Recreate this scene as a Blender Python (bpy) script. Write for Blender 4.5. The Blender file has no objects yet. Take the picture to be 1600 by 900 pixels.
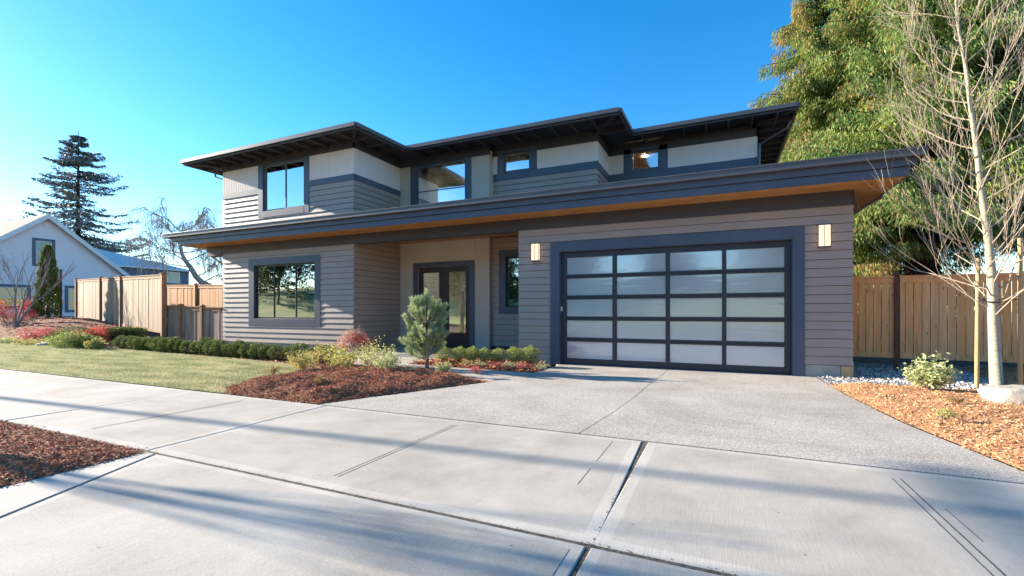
import bpy, math, random
import numpy as np
from mathutils import Vector, noise
R = math.radians
random.seed(7); rng = np.random.default_rng(7)
sc = bpy.context.scene
col = sc.collection
# ------------------------------------------------------------------ camera, sky, sun, exposure
CAMH, YAW, FPX, YHOR = 1.35, R(24.29), 720.0, 487.0      # measured from the photograph (1600 px wide)
cam = bpy.data.cameras.new('camera'); camo = bpy.data.objects.new('camera', cam); col.objects.link(camo)
camo.location = (0, 0, CAMH); camo.rotation_euler = (R(90), 0, YAW)
cam.sensor_width = 36; cam.lens = 36 * FPX / 1600; cam.shift_y = (YHOR - 450) / 1600
cam.clip_start = 0.05; cam.clip_end = 3000
sc.camera = camo
SUN_D = Vector((1, .074, -.335)).normalized()            # the way the light travels
SUN_EL = math.asin(-SUN_D.z)
w = bpy.data.worlds.new('World'); sc.world = w; w.use_nodes = True
nt = w.node_tree; bg = nt.nodes['Background']
sky = nt.nodes.new('ShaderNodeTexSky'); sky.sky_type = 'NISHITA'; sky.sun_disc = False
sky.sun_elevation = SUN_EL
sky.sun_rotation = math.atan2(-SUN_D.x, -SUN_D.y)
sky.air_density = 1.0; sky.dust_density = .12; sky.ozone_density = 2.9; sky.altitude = 0
hs = nt.nodes.new('ShaderNodeHueSaturation'); hs.inputs['Saturation'].default_value = 1.36; hs.inputs['Hue'].default_value = .499
nt.links.new(sky.outputs[0], hs.inputs['Color']); nt.links.new(hs.outputs[0], bg.inputs[0])
bg.inputs[1].default_value = .105
sl = bpy.data.lights.new('sun', 'SUN'); sl.energy = 4.9; sl.angle = R(.5); sl.color = (1, .89, .73)
so = bpy.data.objects.new('sun', sl); col.objects.link(so); so.rotation_euler = SUN_D.to_track_quat('-Z', 'Y').to_euler()
so.location = (-30, -5, 20)
sc.view_settings.view_transform = 'Standard'; sc.view_settings.look = 'None'
sc.view_settings.gamma = 1; sc.view_settings.use_curve_mapping = False
sc.view_settings.exposure = 1.65
sc.render.engine = 'CYCLES'
sc.cycles.max_bounces = 7; sc.cycles.diffuse_bounces = 3; sc.cycles.glossy_bounces = 3
sc.cycles.transparent_max_bounces = 10; sc.cycles.transmission_bounces = 2
sc.cycles.use_denoising = True; sc.cycles.sample_clamp_indirect = 6

# ------------------------------------------------------------------ where a photo pixel lies in the place
SA, CA = math.sin(YAW), math.cos(YAW)
def at(x, y, Y):
    u = (x - 800) / FPX; d = Y / (u * SA + CA)
    return d * (u * CA - SA), CAMH + (YHOR - y) / FPX * d
def ray(x, y, d):
    u = (x - 800) / FPX
    return Vector((d * (u * CA - SA), d * (u * SA + CA), CAMH + (YHOR - y) / FPX * d))
def gnd(x, y, z=0.0):
    d = (CAMH - z) * FPX / (y - YHOR); p = ray(x, y, d); return p.x, p.y
def sstep(t): t = min(1, max(0, t)); return t * t * (3 - 2 * t)
def terrain(x, y):
    z = 0.0
    z += .95 * sstep((-x - 19.0) / 13) * sstep((y - 9.6) / 2.6)
    return z
def tgnd(x, y):
    for d in np.arange(5, 70, .1):
        p = ray(x, y, float(d))
        if p.z <= terrain(p.x, p.y): return p
    return p

# ------------------------------------------------------------------ materials
def nodes(name):
    m = bpy.data.materials.new(name); m.use_nodes = True
    t = m.node_tree; return m, t, t.nodes['Principled BSDF']
def lk(t, a, b): t.links.new(a, b)
def mat(name, c1, c2=None, scale=6, rough=.7, bump=0, bscale=40, spec=.4, stretch=None, detail=6, attr=False, c3=None, metal=0, lo=.35, hi=.65, trans=0, bdist=.01):
    m, t, b = nodes(name)
    b.inputs['Roughness'].default_value = rough; b.inputs['Specular IOR Level'].default_value = spec
    b.inputs['Metallic'].default_value = metal
    c2 = c2 or tuple(v * .82 for v in c1)
    tc = t.nodes.new('ShaderNodeNewGeometry'); mp = t.nodes.new('ShaderNodeMapping'); lk(t, tc.outputs['Position'], mp.inputs[0])
    if stretch: mp.inputs['Scale'].default_value = stretch
    rp = t.nodes.new('ShaderNodeValToRGB')
    rp.color_ramp.elements[0].position = lo; rp.color_ramp.elements[1].position = hi
    rp.color_ramp.elements[0].color = (*c2, 1); rp.color_ramp.elements[1].color = (*c1, 1)
    if c3:
        e = rp.color_ramp.elements.new((lo + hi) / 2); e.color = (*c3, 1)
    if attr:
        a = t.nodes.new('ShaderNodeAttribute'); a.attribute_name = 'rnd'; lk(t, a.outputs['Fac'], rp.inputs[0])
    else:
        n = t.nodes.new('ShaderNodeTexNoise'); n.inputs['Scale'].default_value = scale; n.inputs['Detail'].default_value = detail
        lk(t, mp.outputs[0], n.inputs['Vector']); lk(t, n.outputs[0], rp.inputs[0])
    lk(t, rp.outputs[0], b.inputs['Base Color'])
    if trans:
        out = t.nodes['Material Output']; tr = t.nodes.new('ShaderNodeBsdfTranslucent'); mx = t.nodes.new('ShaderNodeMixShader')
        mx.inputs[0].default_value = trans; lk(t, rp.outputs[0], tr.inputs[0])
        lk(t, b.outputs[0], mx.inputs[1]); lk(t, tr.outputs[0], mx.inputs[2]); lk(t, mx.outputs[0], out.inputs[0])
    if bump:
        n2 = t.nodes.new('ShaderNodeTexNoise'); n2.inputs['Scale'].default_value = bscale; n2.inputs['Detail'].default_value = 5
        lk(t, mp.outputs[0], n2.inputs['Vector']); bp = t.nodes.new('ShaderNodeBump'); bp.inputs['Strength'].default_value = bump
        bp.inputs['Distance'].default_value = bdist; lk(t, n2.outputs[0], bp.inputs['Height']); lk(t, bp.outputs[0], b.inputs['Normal'])
    return m
def wood(name, c1, c2, c3, plank=.14, axis=0, grain=(30, 30, 1.5), rough=.75, knots=0.0, gloss=.3, contrast=1.0):
    """planks side by side along axis (0 = x, 1 = y), each with its own tone; grain runs along the plank"""
    m, t, b = nodes(name); b.inputs['Roughness'].default_value = rough; b.inputs['Specular IOR Level'].default_value = gloss
    g = t.nodes.new('ShaderNodeNewGeometry'); sp = t.nodes.new('ShaderNodeSeparateXYZ'); lk(t, g.outputs['Position'], sp.inputs[0])
    dv = t.nodes.new('ShaderNodeMath'); dv.operation = 'DIVIDE'; dv.inputs[1].default_value = plank; lk(t, sp.outputs[axis], dv.inputs[0])
    fl = t.nodes.new('ShaderNodeMath'); fl.operation = 'FLOOR'; lk(t, dv.outputs[0], fl.inputs[0])
    wn = t.nodes.new('ShaderNodeTexWhiteNoise'); wn.noise_dimensions = '1D'; lk(t, fl.outputs[0], wn.inputs['W'])
    r1 = t.nodes.new('ShaderNodeValToRGB'); cr = r1.color_ramp
    cr.elements[0].color = (*c1, 1); cr.elements[1].color = (*c3, 1); e = cr.elements.new(.5); e.color = (*c2, 1)
    lk(t, wn.outputs['Value'], r1.inputs[0])
    mp = t.nodes.new('ShaderNodeMapping'); mp.inputs['Scale'].default_value = grain; lk(t, g.outputs['Position'], mp.inputs[0])
    n = t.nodes.new('ShaderNodeTexNoise'); n.inputs['Scale'].default_value = 1; n.inputs['Detail'].default_value = 7; n.inputs['Distortion'].default_value = .6
    lk(t, mp.outputs[0], n.inputs['Vector'])
    r2 = t.nodes.new('ShaderNodeValToRGB'); r2.color_ramp.elements[0].position = .3; r2.color_ramp.elements[1].position = .7
    v = 1 - .38 * contrast
    r2.color_ramp.elements[0].color = (v, v * .95, v * .9, 1); r2.color_ramp.elements[1].color = (1.1, 1.1, 1.1, 1); lk(t, n.outputs[0], r2.inputs[0])
    mx = t.nodes.new('ShaderNodeMix'); mx.data_type = 'RGBA'; mx.blend_type = 'MULTIPLY'; mx.inputs[0].default_value = 1
    lk(t, r1.outputs[0], mx.inputs[6]); lk(t, r2.outputs[0], mx.inputs[7])
    last = mx.outputs[2]
    if knots:
        mk = t.nodes.new('ShaderNodeMapping'); mk.inputs['Scale'].default_value = (8, 8, 3.2); lk(t, g.outputs['Position'], mk.inputs[0])
        vo = t.nodes.new('ShaderNodeTexVoronoi'); vo.inputs['Scale'].default_value = 1; lk(t, mk.outputs[0], vo.inputs['Vector'])
        r3 = t.nodes.new('ShaderNodeValToRGB'); r3.color_ramp.elements[0].position = .07; r3.color_ramp.elements[1].position = .17
        r3.color_ramp.elements[0].color = (.3, .2, .15, 1); r3.color_ramp.elements[1].color = (1, 1, 1, 1); lk(t, vo.outputs['Distance'], r3.inputs[0])
        m2 = t.nodes.new('ShaderNodeMix'); m2.data_type = 'RGBA'; m2.blend_type = 'MULTIPLY'; m2.inputs[0].default_value = knots
        lk(t, last, m2.inputs[6]); lk(t, r3.outputs[0], m2.inputs[7]); last = m2.outputs[2]
    lk(t, last, b.inputs['Base Color'])
    bp = t.nodes.new('ShaderNodeBump'); bp.inputs['Strength'].default_value = .3; bp.inputs['Distance'].default_value = .004
    lk(t, n.outputs[0], bp.inputs['Height']); lk(t, bp.outputs[0], b.inputs['Normal'])
    return m
def glass(name, tint=(1, 1, 1), refl=.35, rough=.0):
    m, t, b = nodes(name); out = t.nodes['Material Output']
    tr = t.nodes.new('ShaderNodeBsdfTransparent'); tr.inputs[0].default_value = (*tint, 1)
    gl = t.nodes.new('ShaderNodeBsdfGlossy'); gl.inputs['Roughness'].default_value = rough; gl.inputs[0].default_value = (.95, .97, 1, 1)
    mx = t.nodes.new('ShaderNodeMixShader'); fr = t.nodes.new('ShaderNodeFresnel'); fr.inputs[0].default_value = 1.5
    ma = t.nodes.new('ShaderNodeMath'); ma.operation = 'ADD'; ma.use_clamp = True; ma.inputs[1].default_value = refl
    n = t.nodes.new('ShaderNodeTexNoise'); n.inputs['Scale'].default_value = 1.6; n.inputs['Detail'].default_value = 1
    bp = t.nodes.new('ShaderNodeBump'); bp.inputs['Strength'].default_value = .05; bp.inputs['Distance'].default_value = .05
    lk(t, n.outputs[0], bp.inputs['Height']); lk(t, bp.outputs[0], gl.inputs['Normal'])
    lk(t, fr.outputs[0], ma.inputs[0]); lk(t, ma.outputs[0], mx.inputs[0]); lk(t, tr.outputs[0], mx.inputs[1]); lk(t, gl.outputs[0], mx.inputs[2])
    lk(t, mx.outputs[0], out.inputs[0]); return m
def frosted():
    m, t, b = nodes('frosted_glass'); out = t.nodes['Material Output']
    b.inputs['Base Color'].default_value = (.43, .45, .52, 1); b.inputs['Roughness'].default_value = .5
    gl = t.nodes.new('ShaderNodeBsdfGlossy'); gl.inputs['Roughness'].default_value = .10; gl.inputs[0].default_value = (.9, .95, 1, 1)
    n = t.nodes.new('ShaderNodeTexNoise'); n.inputs['Scale'].default_value = 3; n.inputs['Detail'].default_value = 2
    bp = t.nodes.new('ShaderNodeBump'); bp.inputs['Strength'].default_value = .08; bp.inputs['Distance'].default_value = .03
    lk(t, n.outputs[0], bp.inputs['Height']); lk(t, bp.outputs[0], gl.inputs['Normal'])
    mx = t.nodes.new('ShaderNodeMixShader'); mx.inputs[0].default_value = .30
    lk(t, b.outputs[0], mx.inputs[1]); lk(t, gl.outputs[0], mx.inputs[2]); lk(t, mx.outputs[0], out.inputs[0]); return m
def emis(name, c, s):
    m, t, b = nodes(name); b.inputs['Base Color'].default_value = (*c, 1); b.inputs['Emission Color'].default_value = (*c, 1); b.inputs['Emission Strength'].default_value = s
    return m
def concrete(name, base, var, aggregate=False):
    m, t, b = nodes(name); b.inputs['Roughness'].default_value = .85; b.inputs['Specular IOR Level'].default_value = .25
    g = t.nodes.new('ShaderNodeNewGeometry')
    n1 = t.nodes.new('ShaderNodeTexNoise'); n1.inputs['Scale'].default_value = .9; n1.inputs['Detail'].default_value = 8; n1.inputs['Roughness'].default_value = .62
    n2 = t.nodes.new('ShaderNodeTexNoise'); n2.inputs['Scale'].default_value = 70 if aggregate else 160; n2.inputs['Detail'].default_value = 3
    mp = t.nodes.new('ShaderNodeMapping'); mp.inputs['Scale'].default_value = (160, 5, 1)
    n3 = t.nodes.new('ShaderNodeTexNoise'); n3.inputs['Scale'].default_value = 1; n3.inputs['Detail'].default_value = 3
    for n in (n1, n2): lk(t, g.outputs['Position'], n.inputs['Vector'])
    lk(t, g.outputs['Position'], mp.inputs[0]); lk(t, mp.outputs[0], n3.inputs['Vector'])
    r1 = t.nodes.new('ShaderNodeValToRGB'); r1.color_ramp.elements[0].position = .32; r1.color_ramp.elements[1].position = .68
    r1.color_ramp.elements[0].color = (*[c * (1 - var) for c in base], 1); r1.color_ramp.elements[1].color = (*[c * (1 + var * .4) for c in base], 1)
    lk(t, n1.outputs[0], r1.inputs[0])
    r2 = t.nodes.new('ShaderNodeValToRGB'); a = .5 if aggregate else .84
    r2.color_ramp.elements[0].position = .36; r2.color_ramp.elements[1].position = .62
    r2.color_ramp.elements[0].color = (a, a, a * .98, 1); r2.color_ramp.elements[1].color = (1.08, 1.08, 1.08, 1); lk(t, n2.outputs[0], r2.inputs[0])
    mx = t.nodes.new('ShaderNodeMix'); mx.data_type = 'RGBA'; mx.blend_type = 'MULTIPLY'; mx.inputs[0].default_value = 1
    lk(t, r1.outputs[0], mx.inputs[6]); lk(t, r2.outputs[0], mx.inputs[7]); last = mx.outputs[2]
    if not aggregate:
        r3 = t.nodes.new('ShaderNodeValToRGB'); r3.color_ramp.elements[0].position = .3; r3.color_ramp.elements[1].position = .7
        r3.color_ramp.elements[0].color = (.9, .9, .9, 1); r3.color_ramp.elements[1].color = (1.04, 1.04, 1.04, 1); lk(t, n3.outputs[0], r3.inputs[0])
        m3 = t.nodes.new('ShaderNodeMix'); m3.data_type = 'RGBA'; m3.blend_type = 'MULTIPLY'; m3.inputs[0].default_value = 1
        lk(t, last, m3.inputs[6]); lk(t, r3.outputs[0], m3.inputs[7]); last = m3.outputs[2]
    ns = t.nodes.new('ShaderNodeTexNoise'); ns.inputs['Scale'].default_value = .45; ns.inputs['Detail'].default_value = 9; ns.inputs['Roughness'].default_value = .7; ns.inputs['Distortion'].default_value = 1.2
    lk(t, g.outputs['Position'], ns.inputs['Vector']); rs = t.nodes.new('ShaderNodeValToRGB'); rs.color_ramp.elements[0].position = .36; rs.color_ramp.elements[1].position = .56
    rs.color_ramp.elements[0].color = (.80, .79, .77, 1); rs.color_ramp.elements[1].color = (1, 1, 1, 1); lk(t, ns.outputs[0], rs.inputs[0])
    ms = t.nodes.new('ShaderNodeMix'); ms.data_type = 'RGBA'; ms.blend_type = 'MULTIPLY'; ms.inputs[0].default_value = .9
    lk(t, last, ms.inputs[6]); lk(t, rs.outputs[0], ms.inputs[7]); last = ms.outputs[2]
    # small dark pits
    vo = t.nodes.new('ShaderNodeTexVoronoi'); vo.inputs['Scale'].default_value = 3.1; lk(t, g.outputs['Position'], vo.inputs['Vector'])
    rv = t.nodes.new('ShaderNodeValToRGB'); rv.color_ramp.elements[0].position = .018; rv.color_ramp.elements[1].position = .035
    rv.color_ramp.elements[0].color = (.35, .33, .3, 1); rv.color_ramp.elements[1].color = (1, 1, 1, 1); lk(t, vo.outputs['Distance'], rv.inputs[0])
    m4 = t.nodes.new('ShaderNodeMix'); m4.data_type = 'RGBA'; m4.blend_type = 'MULTIPLY'; m4.inputs[0].default_value = .8
    lk(t, last, m4.inputs[6]); lk(t, rv.outputs[0], m4.inputs[7])
    lk(t, m4.outputs[2], b.inputs['Base Color'])
    bp = t.nodes.new('ShaderNodeBump'); bp.inputs['Strength'].default_value = .5 if aggregate else .25; bp.inputs['Distance'].default_value = .004
    lk(t, (n2 if aggregate else n3).outputs[0], bp.inputs['Height']); lk(t, bp.outputs[0], b.inputs['Normal'])
    return m
M = dict(
    siding=mat('taupe_siding_paint', (.375, .282, .238), (.335, .248, .208), scale=1.2, rough=.52, spec=.85, bump=.6, bscale=150, stretch=(1, 1, 1), bdist=.003),
    trim=mat('navy_trim_paint', (.080, .094, .142), (.070, .083, .125), scale=2, rough=.42, spec=.45),
    dark=mat('dark_frieze_paint', (.066, .058, .066), (.055, .048, .056), scale=2, rough=.5),
    rooftop=mat('roofing', (.07, .07, .075), rough=.9, scale=30),
    gutter=mat('gutter_metal', (.10, .095, .105), (.085, .08, .09), rough=.35, scale=1, spec=.6),
    white=mat('pale_panel_paint', (.82, .69, .655), (.78, .65, .615), scale=2, rough=.6),
    cream=mat('cream_panel_paint', (.56, .48, .41), (.53, .45, .38), scale=1.5, rough=.6),
    cedar=wood('cedar_soffit', (.50, .23, .075), (.58, .29, .10), (.44, .19, .06), plank=.12, axis=1, grain=(2, 25, 25), rough=.5, gloss=.4),
    door=mat('stained_door', (.06, .035, .032), (.045, .025, .024), scale=3, rough=.35, stretch=(20, 20, 1)),
    black=mat('black_frame', (.018, .018, .022), rough=.4, scale=4),
    gframe=mat('garage_door_frame', (.040, .042, .056), (.034, .036, .048), rough=.38, scale=2),
    glass=glass('window_glass', (.85, .88, .9), .5), upglass=glass('upper_window_glass', (.85, .88, .9), .6),
    darkglass=glass('dark_window_glass', (.5, .55, .58), .25),
    frost=frosted(),
    conc=concrete('broomed_concrete', (.51, .46, .40), .22), concs=concrete('trowelled_concrete', (.58, .53, .465), .18),
    agg=concrete('exposed_aggregate', (.58, .52, .455), .14, True),
    base=mat('foundation_concrete', (.42, .40, .37), (.33, .31, .29), scale=5, rough=.9, bump=.4),
    joint=mat('joint_dirt', (.13, .11, .085), (.05, .044, .036), scale=25, rough=.95, bump=.6),
    interior=mat('interior_paint', (.55, .54, .46), rough=.8), woodint=mat('interior_ceiling_wood', (.45, .22, .08), rough=.6),
    fence_new=wood('cedar_fence', (.92, .40, .14), (.93, .52, .25), (.86, .34, .18), plank=.14, axis=0, knots=.7, contrast=.6),
    fence_old=wood('weathered_fence', (.33, .25, .19), (.42, .33, .25), (.28, .24, .22), plank=.22, axis=0, grain=(26, 26, 1.2), contrast=1.5),
    fence_orange=wood('orange_fence', (.60, .30, .12), (.66, .36, .17), (.5, .25, .11), plank=.17, axis=0),
    post=mat('cedar_post', (.36, .20, .10), (.27, .14, .07), scale=6, rough=.8, stretch=(5, 5, .6)),
    postdark=mat('dark_cedar_post', (.16, .08, .045), (.10, .05, .03), scale=6, rough=.8, stretch=(5, 5, .6)),
    stake=mat('pale_stake_wood', (.55, .38, .20), (.42, .27, .13), scale=6, rough=.8, stretch=(8, 8, .6)),
    soil=mat('soil', (.12, .06, .035), (.06, .03, .02), scale=20, rough=.95, bump=.8, bscale=30, bdist=.03),
    mulch=mat('red_bark_mulch', (.34, .15, .08), (.15, .055, .03), scale=45, rough=.95, bump=1, bscale=55, c3=(.25, .095, .05), bdist=.03),
    mulchr=mat('orange_bark_mulch', (.62, .36, .19), (.36, .16, .07), scale=40, rough=.95, bump=1, bscale=50, c3=(.50, .25, .12), bdist=.03),
    chip=mat('bark_chip', (.74, .34, .17), (.18, .06, .035), attr=True, lo=0, hi=1, c3=(.50, .18, .085), rough=.9),
    chipr=mat('orange_bark_chip', (.78, .52, .30), (.34, .14, .06), attr=True, lo=0, hi=1, c3=(.60, .32, .15), rough=.9),
    gravel=mat('gravel_bed', (.55, .53, .52), (.28, .27, .26), scale=60, rough=.9, bump=1, bscale=60, bdist=.02),
    stone=mat('gravel_stone', (.66, .64, .62), (.26, .25, .25), attr=True, lo=0, hi=1, rough=.85),
    lawn=mat('turf', (.36, .38, .16), (.24, .27, .10), scale=12, rough=.95, bump=.6, bscale=80),
    blade=mat('grass_blade', (.66, .57, .34), (.28, .29, .13), attr=True, lo=0, hi=1, c3=(.46, .43, .23), rough=.75, trans=.25),
    asphalt=mat('asphalt', (.06, .06, .062), (.045, .045, .046), scale=80, rough=.9, bump=.4),
    bark=mat('bark', (.20, .16, .12), (.10, .075, .055), scale=6, rough=.95, stretch=(6, 6, 1), bump=.7, bscale=12, bdist=.03),
    barkdark=mat('dark_bark', (.035, .026, .023), (.016, .012, .011), scale=6, rough=.95, stretch=(6, 6, 1), bump=.7, bscale=8, bdist=.05),
    palebark=mat('pale_bark', (.50, .45, .33), (.34, .29, .20), scale=4, rough=.85, stretch=(3, 3, 9), bump=.4, bscale=14),
    twig=mat('pale_twig', (.44, .36, .27), (.33, .26, .19), scale=3, rough=.85),
    greytwig=mat('grey_twig', (.27, .22, .20), (.20, .16, .15), scale=3, rough=.9),
    rock=mat('boulder_stone', (.50, .44, .36), (.34, .30, .25), scale=3, rough=.9, bump=.8, bscale=9, bdist=.03),
    lilac=mat('pale_lilac_siding', (.88, .73, .74), (.84, .69, .70), scale=1, rough=.6),
    nbtrim=mat('neighbour_trim', (.82, .76, .75), rough=.6), shingle=mat('grey_shingle', (.24, .22, .21), (.16, .15, .145), scale=14, rough=.95, bump=.4),
    metalroof=mat('metal_roof', (.85, .72, .68), (.80, .68, .64), rough=.7, scale=1, spec=.4), bluewall=mat('slate_blue_wall', (.13, .16, .215), rough=.6),
)
def leafm(name, a, b, c, trans=.3): return mat(name, a, b, attr=True, lo=0, hi=1, c3=c, rough=.6, spec=.3, trans=trans)
M.update(
    boxwood=leafm('boxwood_leaf', (.26, .28, .07), (.045, .08, .025), (.12, .16, .045)),
    ballbox=leafm('pale_boxwood_leaf', (.56, .58, .18), (.14, .20, .06), (.32, .38, .11)),
    needle=leafm('blue_green_needle', (.78, .80, .50), (.10, .17, .09), (.40, .48, .25), .2),
    yellow=leafm('yellow_green_leaf', (.80, .66, .22), (.24, .32, .10), (.55, .54, .18)),
    yolive=leafm('olive_leaf', (.74, .44, .16), (.20, .26, .09), (.48, .46, .15)),
    red=leafm('red_leaf', (.85, .13, .09), (.30, .15, .06), (.66, .06, .05)), tan=leafm('tan_pink_leaf', (.72, .50, .40), (.50, .26, .20), (.62, .40, .30)),
    pinkred=leafm('pink_red_leaf', (.78, .26, .22), (.28, .16, .08), (.58, .12, .13)),
    varieg=leafm('variegated_leaf', (.66, .64, .36), (.28, .36, .13), (.50, .52, .25)),
    cypress=leafm('cypress_leaf', (.24, .28, .06), (.04, .07, .025), (.12, .16, .04)),
    cedarleaf=leafm('cedar_spray', (.44, .50, .12), (.05, .11, .035), (.20, .30, .07), .35),
    cedarbrown=leafm('brown_cedar_spray', (.48, .28, .12), (.20, .16, .05), (.34, .25, .08), .35),
    spruce=leafm('spruce_needle', (.22, .22, .20), (.08, .10, .11), (.14, .155, .15), .1),
    farleaf=leafm('far_leaf', (.14, .17, .06), (.04, .06, .02), (.08, .11, .035), .2),
)

# ------------------------------------------------------------------ mesh helpers
WPOS = {}
def finish(o, label=None, cat=None, group=None, kind=None):
    if label: o['label'] = label
    if cat: o['category'] = cat
    if group: o['group'] = group
    if kind: o['kind'] = kind
    return o
def thing(name, label, cat, loc=(0, 0, 0), group=None):
    o = bpy.data.objects.new(name, None); col.objects.link(o); o.location = loc; o.empty_display_size = .3
    WPOS[o.name] = Vector(loc); return finish(o, label, cat, group)
def link_mesh(name, me, parent, origin=None):
    o = bpy.data.objects.new(name, me); col.objects.link(o)
    if parent is not None: o.parent = parent; WPOS[o.name] = WPOS[parent.name]
    else:
        o.location = origin or (0, 0, 0); WPOS[o.name] = Vector(origin or (0, 0, 0))
    return o
class MB:
    def __init__(s): s.v = []; s.f = []; s.m = []
    def add(s, vs, fs, mi=0):
        b = len(s.v); s.v += [tuple(v) for v in vs]; s.f += [tuple(b + i for i in f) for f in fs]; s.m += [mi] * len(fs); return s
    def box(s, x0, x1, y0, y1, z0, z1, mi=0):
        return s.add([(x0, y0, z0), (x1, y0, z0), (x1, y1, z0), (x0, y1, z0), (x0, y0, z1), (x1, y0, z1), (x1, y1, z1), (x0, y1, z1)],
                     [(0, 3, 2, 1), (4, 5, 6, 7), (0, 1, 5, 4), (1, 2, 6, 5), (2, 3, 7, 6), (3, 0, 4, 7)], mi)
    def prism(s, poly, z0, z1, mi=0):
        n = len(poly); z = z1 if callable(z1) else (lambda x, y: z1)
        zz = z0 if callable(z0) else (lambda x, y: z0)
        a = sum(poly[i][0] * poly[(i + 1) % n][1] - poly[(i + 1) % n][0] * poly[i][1] for i in range(n))
        if a < 0: poly = poly[::-1]
        vs = [(x, y, zz(x, y)) for x, y in poly] + [(x, y, z(x, y)) for x, y in poly]
        return s.add(vs, [tuple(range(n - 1, -1, -1)), tuple(range(n, 2 * n))] + [(i, (i + 1) % n, n + (i + 1) % n, n + i) for i in range(n)], mi)
    def tube(s, pts, rads, n=6, mi=0, cap=True):
        pts = [Vector(p) for p in pts]; b = len(s.v); ref = Vector((.31, .17, .93))
        for i, p in enumerate(pts):
            d = (pts[min(i + 1, len(pts) - 1)] - pts[max(i - 1, 0)]); d = d.normalized() if d.length > 1e-9 else Vector((0, 0, 1))
            if abs(d.dot(ref)) > .95: ref = Vector((1, .1, 0)).normalized()
            a = d.cross(ref).normalized(); c = d.cross(a)
            r = rads[i] if hasattr(rads, '__len__') else rads
            for k in range(n):
                t = 2 * math.pi * k / n; q = p + (a * math.cos(t) + c * math.sin(t)) * r; s.v.append(tuple(q))
        for i in range(len(pts) - 1):
            for k in range(n):
                k2 = (k + 1) % n; s.f.append((b + i * n + k, b + i * n + k2, b + (i + 1) * n + k2, b + (i + 1) * n + k)); s.m.append(mi)
        if cap:
            s.f.append(tuple(b + k for k in range(n))); s.m.append(mi)
            s.f.append(tuple(b + (len(pts) - 1) * n + k for k in range(n - 1, -1, -1))); s.m.append(mi)
        return s
    def build(s, name, mats, parent=None, origin=None, smooth=False, bevel=0):
        org = WPOS[parent.name] if parent is not None else Vector(origin or (0, 0, 0))
        me = bpy.data.meshes.new(name); me.from_pydata([(x - org.x, y - org.y, z - org.z) for x, y, z in s.v], [], s.f)
        mats = mats if isinstance(mats, (list, tuple)) else [mats]
        for m in mats: me.materials.append(m)
        if len(mats) > 1: me.polygons.foreach_set('material_index', s.m)
        if smooth: me.polygons.foreach_set('use_smooth', [True] * len(me.polygons))
        me.update()
        o = link_mesh(name, me, parent, origin)
        if bevel:
            b = o.modifiers.new('bevel', 'BEVEL'); b.width = bevel; b.segments = 2; b.limit_method = 'ANGLE'
        return o
def quads_mesh(name, V, mats, parent=None, origin=None, rnd=None, nper=4, world=True):
    """V: (N*nper,3) array of loose n-gons"""
    org = WPOS[parent.name] if parent is not None else Vector(origin or (0, 0, 0))
    V = np.asarray(V, dtype=np.float32).reshape(-1, 3)
    if world: V = V - np.array(org, dtype=np.float32)
    n = len(V) // nper
    me = bpy.data.meshes.new(name); me.vertices.add(len(V)); me.vertices.foreach_set('co', V.ravel())
    me.loops.add(n * nper); me.loops.foreach_set('vertex_index', np.arange(n * nper, dtype=np.int32))
    me.polygons.add(n); me.polygons.foreach_set('loop_start', np.arange(0, n * nper, nper, dtype=np.int32))
    me.polygons.foreach_set('loop_total', np.full(n, nper, dtype=np.int32))
    mats = mats if isinstance(mats, (list, tuple)) else [mats]
    for m in mats: me.materials.append(m)
    if rnd is None: rnd = rng.random(n)
    a = me.attributes.new('rnd', 'FLOAT', 'FACE'); a.data.foreach_set('value', np.asarray(rnd, dtype=np.float32))
    me.update(calc_edges=True); me.validate()
    return link_mesh(name, me, parent, origin)
def unit(a): return a / (np.linalg.norm(a, axis=-1, keepdims=True) + 1e-9)
def leafquads(P, D, L, W, N=None):
    """diamond leaves at P pointing along D"""
    P = np.asarray(P); D = unit(np.asarray(D)); n = len(P)
    S = unit(np.cross(D, rng.normal(size=(n, 3)) if N is None else N))
    L = np.broadcast_to(np.asarray(L, dtype=float).reshape(-1, 1), (n, 1)); W = np.broadcast_to(np.asarray(W, dtype=float).reshape(-1, 1), (n, 1))
    return np.stack([P, P + D * L * .45 + S * W * .5, P + D * L, P + D * L * .45 - S * W * .5], 1).reshape(-1, 3)

# ------------------------------------------------------------------ ground
def struct(o): o['kind'] = 'structure'; return o
def flat(name, poly, z, m, th=.02, cut=0):
    return struct(MB().prism(poly, z - th, z).build(name, m))
def grid_ground(name, x0, x1, y0, y1, st, zf, m):
    xs = np.arange(x0, x1 + st * .5, st); ys = np.arange(y0, y1 + st * .5, st)
    v = [(x, y, zf(x, y)) for y in ys for x in xs]; nx = len(xs)
    f = [(j * nx + i, j * nx + i + 1, (j + 1) * nx + i + 1, (j + 1) * nx + i) for j in range(len(ys) - 1) for i in range(nx - 1)]
    return struct(MB().add(v, f).build(name, m, smooth=True))
def hill(x, y):
    return terrain(x, y) - .05 - .03 * (x > -17.5)
grid_ground('ground', -80, 60, -30, 80, 1.0, lambda x, y: -.06 + terrain(x, y) - .0, M['soil'])
struct(MB().add([(-1500, -1500, -.35), (1500, -1500, -.35), (1500, 1500, -.35), (-1500, 1500, -.35)], [(0, 1, 2, 3)]).build('terrain', M['lawn']))
SW0, SW1 = 2.62, 4.95      # sidewalk band
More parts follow.
